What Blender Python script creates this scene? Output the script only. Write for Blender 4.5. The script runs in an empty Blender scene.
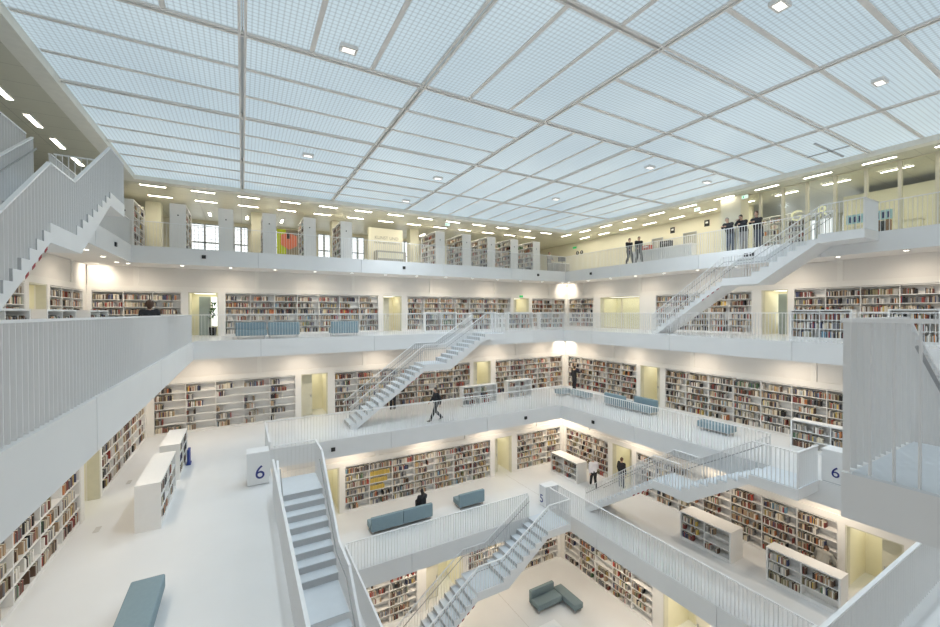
import bpy, bmesh, math, random
from mathutils import Vector, Matrix
random.seed(7)
SC = bpy.context.scene
COL = SC.collection
R = math.radians

# ------------------------------------------------------------------ dimensions (metres, floor 4 at z = 0)
XC, YC = 8.81, 10.5
Z = {4: 0.0, 5: 4.481, 6: 8.970, 7: 13.383, 8: 17.769}
S = {5: 5.335, 6: 7.953, 7: 10.682, 8: 13.239}          # half width of the void at each floor
W = {4: 7.637, 5: 10.272, 6: 12.628, 7: 15.30}          # half width out to the book walls
CEIL, GLASS, SS = 20.80, 20.97, 13.06
T = 0.787                                               # edge beam depth
RH = 1.165                                              # railing height
CAM = Vector((0, 0, 14.619))

# ------------------------------------------------------------------ materials
def nodes_of(name):
    m = bpy.data.materials.new(name); m.use_nodes = True
    nt = m.node_tree
    return m, nt, nt.nodes['Principled BSDF']

def mat(name, col, rough=.5, metal=0, var=.03, scale=6, bump=0, emit=0, spec=None):
    m, nt, b = nodes_of(name)
    tc = nt.nodes.new('ShaderNodeTexCoord'); nz = nt.nodes.new('ShaderNodeTexNoise')
    nz.inputs['Scale'].default_value = scale; nz.inputs['Detail'].default_value = 3
    nt.links.new(tc.outputs['Object'], nz.inputs['Vector'])
    r = nt.nodes.new('ShaderNodeValToRGB')
    r.color_ramp.elements[0].position = .3; r.color_ramp.elements[1].position = .7
    r.color_ramp.elements[0].color = [c * (1 - var) for c in col] + [1]
    r.color_ramp.elements[1].color = [min(1, c * (1 + var)) for c in col] + [1]
    nt.links.new(nz.outputs['Fac'], r.inputs['Fac'])
    nt.links.new(r.outputs['Color'], b.inputs['Base Color'])
    b.inputs['Roughness'].default_value = rough; b.inputs['Metallic'].default_value = metal
    if spec is not None: b.inputs['Specular IOR Level'].default_value = spec
    if bump:
        bp = nt.nodes.new('ShaderNodeBump'); bp.inputs['Strength'].default_value = bump
        nz2 = nt.nodes.new('ShaderNodeTexNoise'); nz2.inputs['Scale'].default_value = scale * 12
        nt.links.new(tc.outputs['Object'], nz2.inputs['Vector'])
        nt.links.new(nz2.outputs['Fac'], bp.inputs['Height']); nt.links.new(bp.outputs['Normal'], b.inputs['Normal'])
    if emit:
        nt.links.new(r.outputs['Color'], b.inputs['Emission Color']); b.inputs['Emission Strength'].default_value = emit
    return m

def emat(name, col, s):
    m, nt, b = nodes_of(name)
    b.inputs['Base Color'].default_value = (*col, 1)
    b.inputs['Emission Color'].default_value = (*col, 1); b.inputs['Emission Strength'].default_value = s
    return m

def glass_mat(name, tint, alpha):
    m, nt, b = nodes_of(name)
    t = nt.nodes.new('ShaderNodeBsdfTransparent'); t.inputs['Color'].default_value = (*tint, 1)
    g = nt.nodes.new('ShaderNodeBsdfGlossy'); g.inputs['Roughness'].default_value = .12
    mx = nt.nodes.new('ShaderNodeMixShader'); mx.inputs['Fac'].default_value = alpha
    nt.links.new(t.outputs[0], mx.inputs[1]); nt.links.new(g.outputs[0], mx.inputs[2])
    nt.links.new(mx.outputs[0], nt.nodes['Material Output'].inputs['Surface'])
    return m

def skylight_mat():
    # prismatic glass: a fine grid of small cells lit by the sky above
    m, nt, b = nodes_of('prismatic_skylight_glass')
    L = nt.links.new
    tc = nt.nodes.new('ShaderNodeTexCoord'); sp = nt.nodes.new('ShaderNodeSeparateXYZ'); L(tc.outputs['Object'], sp.inputs[0])
    def tri(sock, pitch, lo):
        a = nt.nodes.new('ShaderNodeMath'); a.operation = 'MULTIPLY'; a.inputs[1].default_value = 1 / pitch; L(sock, a.inputs[0])
        f = nt.nodes.new('ShaderNodeMath'); f.operation = 'PINGPONG'; f.inputs[1].default_value = .5; L(a.outputs[0], f.inputs[0])
        r = nt.nodes.new('ShaderNodeMapRange'); r.inputs['From Min'].default_value = .03; r.inputs['From Max'].default_value = .2
        r.inputs['To Min'].default_value = lo; r.inputs['To Max'].default_value = 1; L(f.outputs[0], r.inputs['Value'])
        return r.outputs[0]
    gx = tri(sp.outputs[0], .118, .74); gy = tri(sp.outputs[1], .118, .74)
    mu = nt.nodes.new('ShaderNodeMath'); mu.operation = 'MULTIPLY'; L(gx, mu.inputs[0]); L(gy, mu.inputs[1])
    nz = nt.nodes.new('ShaderNodeTexNoise'); nz.inputs['Scale'].default_value = .16; nz.inputs['Detail'].default_value = 2; L(tc.outputs['Object'], nz.inputs['Vector'])
    r = nt.nodes.new('ShaderNodeValToRGB'); L(nz.outputs['Fac'], r.inputs['Fac'])
    r.color_ramp.elements[0].position = .3; r.color_ramp.elements[1].position = .7
    r.color_ramp.elements[0].color = (.43, .535, .60, 1); r.color_ramp.elements[1].color = (.54, .645, .695, 1)
    vm = nt.nodes.new('ShaderNodeVectorMath'); vm.operation = 'SCALE'; L(r.outputs['Color'], vm.inputs[0]); L(mu.outputs[0], vm.inputs['Scale'])
    L(vm.outputs[0], b.inputs['Emission Color']); b.inputs['Emission Strength'].default_value = 1.0
    b.inputs['Base Color'].default_value = (.10, .12, .13, 1); b.inputs['Roughness'].default_value = .3
    return m

def panel_metal():
    m, nt, b = nodes_of('ceiling_metal_panels')
    L = nt.links.new
    tc = nt.nodes.new('ShaderNodeTexCoord')
    br = nt.nodes.new('ShaderNodeTexBrick'); L(tc.outputs['Object'], br.inputs['Vector'])
    br.offset = 0; br.inputs['Scale'].default_value = 1; br.inputs['Mortar Size'].default_value = .008
    br.inputs['Brick Width'].default_value = 2.03; br.inputs['Row Height'].default_value = 1.02
    br.inputs['Color1'].default_value = (.70, .68, .565, 1); br.inputs['Color2'].default_value = (.72, .70, .585, 1); br.inputs['Mortar'].default_value = (.44, .42, .34, 1)
    L(br.outputs['Color'], b.inputs['Base Color']); b.inputs['Roughness'].default_value = .38; b.inputs['Metallic'].default_value = .1
    return m

def book_mat():
    m, nt, b = nodes_of('book_covers')
    a = nt.nodes.new('ShaderNodeAttribute'); a.attribute_name = 'cover'
    nt.links.new(a.outputs['Color'], b.inputs['Base Color']); b.inputs['Roughness'].default_value = .6
    return m

M = {
 'white': mat('white_lacquer', (.79, .795, .795), .45, var=.012, scale=2),
 'cap': mat('white_rail_cap', (.88, .885, .89), .35, var=.01),
 'beam': mat('edge_beam_white', (.77, .775, .775), .55, var=.015, scale=1.2),
 'joint': mat('joint_grey', (.52, .53, .54), .7),  # darker grey of the slab edge in open joints, also plinths
 'soffit': mat('soffit_plaster', (.84, .81, .78), .8, var=.01, scale=1),
 'wall': mat('warm_white_plaster', (.84, .82, .78), .8, var=.012, scale=1),
 'wall2': mat('recessed_wall_panel', (.80, .775, .74), .8, var=.012, scale=1),
 'floor': mat('pale_epoxy_floor', (.765, .775, .78), .32, var=.02, scale=.7),
 'tread': mat('stair_tread_grey', (.70, .745, .785), .5, var=.015),
 'shelf': mat('white_shelving', (.83, .82, .80), .5, var=.01),
 'cream': mat('cream_yellow_paint', (.86, .825, .66), .6, var=.02, scale=1.5),
 'creamwall': mat('pale_cream_wall', (.85, .81, .66), .7, var=.015, scale=1),
 'door': mat('pale_door_leaf', (.70, .68, .56), .5),
 'greydoor': mat('grey_door_leaf', (.52, .50, .44), .5),
 'sofa': mat('blue_grey_upholstery', (.225, .31, .35), .85, var=.03, scale=14, bump=.1),
 'sofa2': mat('slate_upholstery', (.20, .265, .285), .85, var=.03, scale=14, bump=.1),
 'metal': mat('brushed_steel', (.55, .56, .57), .35, .8),
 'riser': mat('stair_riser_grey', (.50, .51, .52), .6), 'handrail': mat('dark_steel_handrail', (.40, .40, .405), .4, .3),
 'beamsteel': mat('skylight_frame_grey', (.84, .82, .79), .5),
 'rim': mat('skylight_rim_cream', (.90, .875, .79), .5),
 'metalceil': panel_metal(), 'sky': skylight_mat(), 'book': book_mat(),
 'lamp': emat('fluorescent_tube_light', (1, .95, .80), 12), 'dl': emat('downlight_glow', (1, .93, .8), 8),
 'spotlamp': emat('floodlight_face', (1, .97, .9), 1.4),
 'day': emat('daylit_window_glass', (.93, .97, 1), 1.25), 'corr': emat('added_passage_glow', (1, .96, .82), 2.5),  # corr: glow added to brighten the door passages
 'black': mat('matt_black', (.015, .015, .018), .5), 'navy': mat('navy_numeral', (.02, .03, .19), .5),
 'red': mat('red_hazard_marking', (.32, .03, .04), .6), 'glass': glass_mat('clear_glass', (.95, .965, .95), .045),
 'mullion': mat('pale_mullion', (.74, .70, .56), .45), 'window_grid': mat('window_grid_grey', (.55, .58, .60), .5),
 'green': mat('exit_sign_green', (.03, .42, .14), .5, emit=.6), 'signlit': emat('sign_light', (.75, .95, .88), 1.1),
 'lime': mat('poster_lime', (.50, .60, .02), .6), 'orange': mat('poster_orange', (.78, .22, .12), .6), 'olive': mat('poster_brown_grey', (.30, .27, .20), .6),
 'paleblue': mat('pale_blue_sheet', (.45, .72, .85), .6), 'letter': mat('pale_yellow_letter', (.88, .86, .55), .5, emit=.25),
 'signgrey': mat('grey_lettering', (.45, .42, .36), .6), 'skin': mat('skin', (.62, .40, .30), .55), 'skin2': mat('skin_tanned', (.50, .31, .23), .55),
 'hair': mat('dark_hair', (.03, .022, .018), .6), 'hairbrown': mat('brown_hair', (.09, .045, .025), .6), 'hairgrey': mat('grey_hair', (.35, .30, .26), .6),
 'darkcloth': mat('charcoal_cloth', (.025, .025, .03), .85), 'jeans': mat('dark_denim', (.06, .075, .11), .85), 'greycloth': mat('mid_grey_cloth', (.26, .25, .25), .85),
 'sweat': mat('heather_grey_sweatshirt', (.33, .32, .29), .9), 'shirt': mat('white_shirt', (.80, .77, .80), .8), 'shoe': mat('dark_shoe', (.03, .028, .026), .5),
 'leaf': mat('plant_green', (.06, .16, .04), .6), 'ductgrey': mat('floor_vent_grey', (.58, .57, .55), .5), 'bluepanel': mat('deep_blue_panel', (.03, .06, .28), .6),
 'redlac': mat('red_lacquer', (.55, .09, .05), .5), 'brown': mat('brown_box', (.30, .17, .09), .6), 'bluedoor': mat('frosted_door_glass', (.36, .42, .40), .3),
}

# ------------------------------------------------------------------ mesh helper
class MB:
    def __init__(s): s.v = []; s.f = []; s.mi = []
    def quad(s, pts, mi=0):
        n = len(s.v); s.v += [tuple(p) for p in pts]; s.f.append(tuple(range(n, n + len(pts)))); s.mi.append(mi); return s
    def box(s, a, b, mi=0):
        x0, y0, z0 = [min(a[i], b[i]) for i in range(3)]; x1, y1, z1 = [max(a[i], b[i]) for i in range(3)]
        n = len(s.v)
        s.v += [(x0, y0, z0), (x1, y0, z0), (x1, y1, z0), (x0, y1, z0), (x0, y0, z1), (x1, y0, z1), (x1, y1, z1), (x0, y1, z1)]
        for f in ((0, 3, 2, 1), (4, 5, 6, 7), (0, 1, 5, 4), (1, 2, 6, 5), (2, 3, 7, 6), (3, 0, 4, 7)):
            s.f.append(tuple(n + i for i in f)); s.mi.append(mi if not isinstance(mi, (list, tuple)) else mi[(0, 1, 2, 3, 4, 5)[((0, 3, 2, 1), (4, 5, 6, 7), (0, 1, 5, 4), (1, 2, 6, 5), (2, 3, 7, 6), (3, 0, 4, 7)).index(f)]])
        return s
    def prism(s, poly, fn, d0, d1, mi=0, riser=None):
        # poly: list of 2-D points, fn(p, d) -> 3-D
        n = len(s.v); k = len(poly)
        s.v += [tuple(fn(p, d0)) for p in poly] + [tuple(fn(p, d1)) for p in poly]
        s.f.append(tuple(range(n, n + k))); s.mi.append(mi)
        s.f.append(tuple(range(n + 2 * k - 1, n + k - 1, -1))); s.mi.append(mi)
        for i in range(k):
            j = (i + 1) % k
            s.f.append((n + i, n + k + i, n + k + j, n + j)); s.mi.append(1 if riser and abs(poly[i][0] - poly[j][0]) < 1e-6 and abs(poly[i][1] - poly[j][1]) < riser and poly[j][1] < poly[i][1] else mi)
        return s
    def tube(s, pts, r, seg=8, mi=0, cap=True):
        pts = [Vector(p) for p in pts]; rings = []
        for i, p in enumerate(pts):
            d = (pts[min(i + 1, len(pts) - 1)] - pts[max(i - 1, 0)]).normalized()
            u = d.cross(Vector((0, 0, 1)))
            if u.length < 1e-3: u = d.cross(Vector((1, 0, 0)))
            u.normalize(); w = u.cross(d)
            n = len(s.v); rr = r[i] if isinstance(r, (list, tuple)) else r
            for k in range(seg):
                a = 2 * math.pi * k / seg
                s.v.append(tuple(p + u * math.cos(a) * rr + w * math.sin(a) * rr))
            rings.append(n)
        for a, b in zip(rings, rings[1:]):
            for k in range(seg):
                s.f.append((a + k, a + (k + 1) % seg, b + (k + 1) % seg, b + k)); s.mi.append(mi)
        if cap:
            s.f.append(tuple(range(rings[0] + seg - 1, rings[0] - 1, -1))); s.mi.append(mi)
            s.f.append(tuple(range(rings[-1], rings[-1] + seg))); s.mi.append(mi)
        return s
    def ball(s, c, r, seg=12, rng=8, mi=0):
        c = Vector(c); r = (r, r, r) if not isinstance(r, (list, tuple)) else r
        n = len(s.v)
        s.v.append((c.x, c.y, c.z - r[2]))
        for i in range(1, rng):
            ph = -math.pi / 2 + math.pi * i / rng
            for k in range(seg):
                a = 2 * math.pi * k / seg
                s.v.append((c.x + r[0] * math.cos(ph) * math.cos(a), c.y + r[1] * math.cos(ph) * math.sin(a), c.z + r[2] * math.sin(ph)))
        s.v.append((c.x, c.y, c.z + r[2])); t = len(s.v) - 1
        for k in range(seg):
            s.f.append((n, n + 1 + (k + 1) % seg, n + 1 + k)); s.mi.append(mi)
            for i in range(rng - 2):
                a = n + 1 + i * seg
                s.f.append((a + k, a + (k + 1) % seg, a + seg + (k + 1) % seg, a + seg + k)); s.mi.append(mi)
            a = n + 1 + (rng - 2) * seg
            s.f.append((a + k, a + (k + 1) % seg, t)); s.mi.append(mi)
        return s
    def limb(s, pts, rad, mi=0):
        for i, p in enumerate(pts): s.ball(p, rad[i], 10, 6, mi)
        s_p = [Vector(p) for p in pts]
        for i in range(len(pts) - 1):
            if (s_p[i + 1] - s_p[i]).length > 1e-4: s.tube([s_p[i], s_p[i + 1]], [rad[i], rad[i + 1]], 10, mi)
        return s
    def build(s, name, mats, parent=None, bevel=0, smooth=False, xf=None):
        me = bpy.data.meshes.new(name)
        v = s.v if xf is None else [tuple(xf @ Vector(p)) for p in s.v]
        me.from_pydata(v, [], s.f)
        if not isinstance(mats, (list, tuple)): mats = [mats]
        for m in mats: me.materials.append(m)
        me.polygons.foreach_set('material_index', s.mi)
        if smooth: me.polygons.foreach_set('use_smooth', [True] * len(s.f))
        me.update()
        o = bpy.data.objects.new(name, me); COL.objects.link(o)
        if parent: o.parent = parent
        if bevel:
            b = o.modifiers.new('bevel', 'BEVEL'); b.width = bevel; b.segments = 3; b.limit_method = 'ANGLE'
        return o

def tag(o, label=None, cat=None, group=None, kind=None):
    if label: o['label'] = label
    if cat: o['category'] = cat
    if group: o['group'] = group
    if kind: o['kind'] = kind
    return o

def thing(name, label, cat, loc, rz=0, group=None):
    o = bpy.data.objects.new(name, None); COL.objects.link(o)
    o.empty_display_size = .2
    o.location = loc; o.rotation_euler = (0, 0, rz)
    return tag(o, label, cat, group)

def struct(name, mb, mats, **k):
    return tag(mb.build(name, mats, **k), kind='structure')

def text(name, body, size, m, parent, loc, rot, extrude=.004, align='CENTER'):
    c = bpy.data.curves.new(name, 'FONT'); c.body = body; c.size = size; c.extrude = extrude; c.align_x = align; c.align_y = 'CENTER'
    o = bpy.data.objects.new(name, c); COL.objects.link(o)
    me = bpy.data.meshes.new_from_object(o.evaluated_get(bpy.context.evaluated_depsgraph_get())); bpy.data.objects.remove(o); bpy.data.curves.remove(c)
    me.materials.clear(); me.materials.append(m); me.name = name
    o = bpy.data.objects.new(name, me); COL.objects.link(o); o.parent = parent; o.location = loc; o.rotation_euler = rot
    return o

# frames: origin, u = towards the right of someone facing the front, n = out of the front
def frame_matrix(o, side):
    u, n = {'A': ((1, 0, 0), (0, -1, 0)), 'B': ((0, -1, 0), (-1, 0, 0)), 'D': ((0, 1, 0), (1, 0, 0)), 'N': ((-1, 0, 0), (0, 1, 0))}[side]
    return Matrix(((u[0], -n[0], 0, o[0]), (u[1], -n[1], 0, o[1]), (0, 0, 1, o[2]), (0, 0, 0, 1)))   # local: x right, y into the case, z up
RZ = {'A': 0, 'B': -math.pi / 2, 'D': math.pi / 2, 'N': math.pi}

# ------------------------------------------------------------------ camera
FPX = 402.374
yaw, pit, rol = 0.5125752, -0.00950879, -0.0035491
fw = Vector((math.sin(yaw) * math.cos(pit), math.cos(yaw) * math.cos(pit), math.sin(pit)))
rt = Vector((math.cos(yaw), -math.sin(yaw), 0)); up = rt.cross(fw)
rt2 = rt * math.cos(rol) + up * math.sin(rol); up2 = up * math.cos(rol) - rt * math.sin(rol)
cd = bpy.data.cameras.new('camera'); cam = bpy.data.objects.new('camera', cd); COL.objects.link(cam)
mw = Matrix((rt2, up2, -fw)).transposed().to_4x4(); mw.translation = CAM
cam.matrix_world = mw
cd.sensor_width = 36; cd.lens = 36 * FPX / 940; cd.shift_x = (470 - 468.748) / 940; cd.shift_y = (316.207 - 313.5) / 940
cd.clip_start = .05; cd.clip_end = 300
SC.camera = cam
def project(p):
    d = Vector(p) - CAM; z = d.dot(fw)
    if z < .1: return None
    return 468.748 + FPX * d.dot(rt2) / z, 316.207 - FPX * d.dot(up2) / z, z

# ------------------------------------------------------------------ building shell
def ring(n, x0, x1, y0, y1, open_near=False):
    """floor slab with its edge beam around the void; x0..y1 outer bounds"""
    s = S[n]; a, b, c, d = XC - s, XC + s, YC - s, YC + s; z = Z[n]
    mb = MB(); ms = (1, 0, 2, 2, 2, 2)
    e = .03
    mb.box((x0, d + e, z - T), (x1, y1, z), ms); 
    if open_near:
        mb.box((x0, y0, z - T), (a - e, d + e, z), ms); mb.box((b + e, y0, z - T), (x1, d + e, z), ms)
    else:
        mb.box((x0, c - e, z - T), (a - e, d + e, z), ms); mb.box((b + e, c - e, z - T), (x1, d + e, z), ms); mb.box((x0, y0, z - T), (x1, c - e, z), ms)
    # beam cladding panels with open joints, 5.38 m apart
    g = .02; off = XC - 2.69; step = 5.38
    def cuts(lo, hi, o):
        k = math.floor((lo - o) / step); r = [lo]
        while o + k * step < hi - .3:
            if o + k * step > lo + .3: r.append(o + k * step)
            k += 1
        return r + [hi]
    zt, zb = z + .006, z - T - .004
    cx = cuts(a, b, off); cy = cuts(c if not open_near else y0, d, YC - 2.69)
    for p, q in zip(cx, cx[1:]):
        mb.box((p + (g if p > a else 0), d, zb), (q, d + e + .004, zt), 3)
        if not open_near: mb.box((p + (g if p > a else 0), c - e - .004, zb), (q, c, zt), 3)
    for p, q in zip(cy, cy[1:]):
        mb.box((a - e - .004, p + g, zb), (a, q, zt), 3); mb.box((b, p + g, zb), (b + e + .004, q, zt), 3)
    return struct('floor', mb, [M['floor'], M['soffit'], M['joint'], M['beam']])

f4 = MB().box((XC - 8.4, YC - 8.4, -.3), (XC + 10.5, YC + 10.5, 0)); struct('floor', f4, M['floor'])
struct('trim_2', MB().box((11.47, 5.3, .0005), (11.49, 18.1, .003)), M['ductgrey'])     # expansion joints
struct('trim_3', MB().box((14.24, 15.9, Z[5] + .0005), (14.26, 20.7, Z[5] + .003)), M['ductgrey'])
ring(5, XC - 12.5, XC + 12.5, YC - 11.5, YC + 12.5)
ring(6, XC - 14.8, XC + 14.8, YC - 13.5, YC + 14.8)
ring(7, XC - 17.5, XC + 17.5, YC - 13.5, YC + 17.5)
ring(8, XC - 23.5, XC + 24.4, YC - 13.0, YC + 21.8, open_near=True)

# book walls: (level, side) -> list of intervals along world axis, kind
def wall_side(n, side, lo, hi, opens, ztop=None, name=None):
    """wall plane at W[n]; opens = [(a, b, kind)] in world coordinate along the wall"""
    w = W[n]; z0 = Z[n]; z1 = (Z[n + 1] - T) if ztop is None else ztop
    DP = .36
    if side == 'A': P = lambda t, d, z: (t, YC + w + d, z)
    elif side == 'B': P = lambda t, d, z: (XC + w + d, t, z)
    else: P = lambda t, d, z: (XC - w - d, t, z)
    mb = MB()
    def bx(t0, t1, d0, d1, a, b, mi): mb.box(P(t0, d0, a), P(t1, d1, b), mi)
    H = 2.36
    bx(lo, hi, 0, DP, z0 + H, z0 + 2.62, 0)                       # trim band over shelves and doors
    bx(lo, hi, .05, DP, z0 + 2.62, z1 - .002, 1)                  # recessed upper panel
    k = lo
    q0 = (XC if side == 'A' else YC) - 2.69 - 5.38 * 3
    for j in range(8):
        t = q0 + 5.38 * j
        if lo + .1 < t < hi - .1: bx(t - .1, t + .1, 0, .06, z0 + 2.62, z1 - .002, 0)
    cur = lo
    for a, b, kind in sorted(opens):
        if a > cur: bx(cur, a, 0, DP, z0, z0 + H, 0)
        if kind == 'shelf': bx(a, b, DP - .02, DP, z0, z0 + H, 0)
        cur = b
    if cur < hi: bx(cur, hi, 0, DP, z0, z0 + H, 0)
    nm = {'A': 'wall_far', 'B': 'wall_right', 'D': 'wall_left'}[side]
    struct(nm, mb, [M['wall'], M['wall2']])
    return P

DOORN = [0]
def door_recess(P, a, b, z0, depth=1.9, style=0):
    """passage through the book wall: lining, back wall, added glow panel, door leaf with a handle"""
    DOORN[0] += 1
    root = bpy.data.objects.new('door_%d' % DOORN[0], None); COL.objects.link(root); root['kind'] = 'structure'
    H = 2.36; mb = MB(); e = .05
    def bx(t0, t1, d0, d1, z, y, mi=0): mb.box(P(t0, d0, z), P(t1, d1, y), mi)
    bx(a - .001, a - .05, .36, depth, z0, z0 + H); bx(b + .001, b + .05, .36, depth, z0, z0 + H)
    bx(a - .05, b + .05, depth, depth + .06, z0, z0 + H); bx(a - .05, b + .05, .36, depth, z0 + H, z0 + H + .05)
    mb.build('passage_lining', M['cream'], root)
    fr = MB()
    for t0, t1, zz0, zz1 in ((a, a + .05, z0, z0 + H), (b - .05, b, z0, z0 + H), (a + .05, b - .05, z0 + H - .05, z0 + H)):
        fr.box(P(t0, .02, zz0), P(t1, .30, zz1))
    fr.build('door_frame', M['door'], root)
    MB().box(P(a + .2, .7, z0 + H - .03), P(b - .2, depth - .3, z0 + H - .012)).build('added_glow_panel', M['corr'], root)  # glowing sheet added under the lintel to brighten the passage
    m = (b - a)
    if style == 0:
        MB().box(P(a + .06, .62, z0 + .01), P(a + .06 + m * .42, .66, z0 + H - .08)).build('door_leaf', M['door'], root)
        MB().box(P(a + m * .42, .56, z0 + 1.0), P(a + m * .40, .62, z0 + 1.12)).build('door_handle', M['metal'], root)
    elif style == 1:     # double glazed door
        g = MB(); f = MB(); c = (a + b) / 2
        for p, q in ((a + .06, c - .01), (c + .01, b - .06)):
            g.box(P(p + .07, .31, z0 + .09), P(q - .07, .325, z0 + H - .14))
            for r_ in ((p, p + .07, z0 + .01, z0 + H - .07), (q - .07, q, z0 + .01, z0 + H - .07), (p + .07, q - .07, z0 + .01, z0 + .09), (p + .07, q - .07, z0 + H - .14, z0 + H - .07)):
                f.box(P(r_[0], .30, r_[2]), P(r_[1], .335, r_[3]))
        f.build('door_leaf', M['mullion'], root); g.build('door_glass', M['glass'], root)
        h = MB(); h.tube([P(c - .05, .26, z0 + .9), P(c - .05, .26, z0 + 1.25)], .015); h.build('door_handle', M['metal'], root)
    else:
        MB().box(P(a + m * .30, 1.0, z0 + .01), P(a + m * .30 + m * .40, 1.04, z0 + H - .2)).build('door_leaf', M['bluedoor'], root)
        MB().box(P(a + m * .70, depth - .05, z0 + .5), P(b - .02, depth - .02, z0 + H - .2)).build('window_pane', M['day'], root)
    return root

O = {
 (7, 'A'): [(-6.34, -2.79, 'shelf'), (-2.49, -1.14, 'door'), (-.83, 7.77, 'shelf'), (8.06, 9.37, 'door'), (9.75, 18.31, 'shelf'), (18.56, 20.1, 'door'), (20.38, 23.96, 'shelf')],
 (7, 'B'): [(22.82, 25.55, 'shelf'), (18.58, 22.14, 'door'), (11.5, 17.34, 'shelf'), (9.85, 11.05, 'door'), (.9, 9.61, 'shelf')],
 (7, 'D'): [(21.56, 25.3, 'shelf'), (19.8, 21.3, 'door'), (10.9, 19.5, 'shelf')],
 (6, 'A'): [(-3.59, 2.45, 'shelf'), (2.71, 4.09, 'door'), (4.44, 13.13, 'shelf'), (13.36, 14.74, 'door'), (15.1, 21.22, 'shelf')],
 (6, 'B'): [(16.74, 22.85, 'shelf'), (15.12, 16.49, 'door'), (6.1, 14.82, 'shelf'), (4.5, 5.85, 'door')],
 (6, 'D'): [(16.4, 22.8, 'shelf'), (14.78, 16.25, 'door'), (6.1, 14.5, 'shelf')],
 (5, 'A'): [(-1.2, 2.4, 'shelf'), (2.75, 4.2, 'door'), (4.46, 13.2, 'shelf'), (13.5, 14.8, 'door'), (15.18, 18.85, 'shelf')],
 (5, 'B'): [(16.91, 20.55, 'shelf'), (15.2, 16.6, 'door'), (6.2, 14.95, 'shelf'), (4.5, 6.0, 'door'), (.6, 4.2, 'shelf')],
 (4, 'A'): [(3.2, 7.3, 'shelf'), (7.76, 9.82, 'door'), (10.11, 16.25, 'shelf')],
 (4, 'B'): [(11.96, 17.85, 'shelf'), (9.36, 11.44, 'door'), (4.5, 9.1, 'shelf')],
}
BOOKS = []          # (origin, u, inward, thickness, height, depth, colour, place)
PAL = [('cream', (.66, .59, .46), 13), ('white', (.74, .71, .66), 10), ('pale grey', (.48, .46, .43), 8), ('tan', (.42, .30, .19), 11), ('dark brown', (.11, .065, .04), 12),
       ('maroon', (.20, .045, .035), 7), ('red', (.40, .06, .04), 3), ('black', (.02, .02, .022), 11), ('navy blue', (.05, .06, .13), 5), ('slate grey', (.17, .17, .18), 8),
       ('orange', (.52, .20, .07), 2), ('yellow', (.62, .45, .10), 1.5), ('green', (.09, .17, .09), 1.5), ('sky blue', (.20, .34, .44), 1), ('olive', (.25, .22, .12), 4)]
PW = [p[2] for p in PAL]
def fill_row(mx, x0, x1, z, clear, place, density=.8, face=.0, yset=.02, over=None):
    """stand books from the left of one bay; mx maps case coordinates to the world"""
    x = x0 + .012; end = x1 - .012
    stop = x0 + (x1 - x0) * min(1, max(.15, random.gauss(density, .16)))
    if random.random() < .10 and density < .8: stop = x0
    k = 0
    base = random.choices(range(len(PAL)), PW)[0]
    while x < min(stop, end - .02):
        t = random.uniform(.022, .05)
        if random.random() < .03: x += random.uniform(.05, .25)
        if x + t > end: break
        h = clear * random.uniform(.56, .82); d = random.uniform(.15, .21)
        ci = base if random.random() < .28 else random.choices(range(len(PAL)), PW)[0]
        if random.random() < .2: base = ci
        if over is not None: ci = over
        k += 1
        j = random.uniform(.82, 1.18); c = tuple(min(.9, q * j) for q in PAL[ci][1])
        BOOKS.append((mx @ Vector((x, yset + random.uniform(0, .025), z)), (mx.to_3x3() @ Vector((1, 0, 0))), (mx.to_3x3() @ Vector((0, 1, 0))), t - .002, h, d, c, PAL[ci][0], place, k))
        x += t

ORD = ['zeroth', 'first', 'second', 'third', 'fourth', 'fifth', 'sixth', 'seventh', 'eighth', 'ninth', 'tenth', 'eleventh', 'twelfth', 'thirteenth', 'fourteenth', 'fifteenth', 'sixteenth', 'seventeenth', 'eighteenth', 'nineteenth', 'twentieth',
       'twenty-first', 'twenty-second', 'twenty-third', 'twenty-fourth', 'twenty-fifth', 'twenty-sixth', 'twenty-seventh', 'twenty-eighth', 'twenty-ninth', 'thirtieth', 'thirty-first', 'thirty-second', 'thirty-third', 'thirty-fourth', 'thirty-fifth', 'thirty-sixth', 'thirty-seventh', 'thirty-eighth', 'thirty-ninth', 'fortieth']

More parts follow.
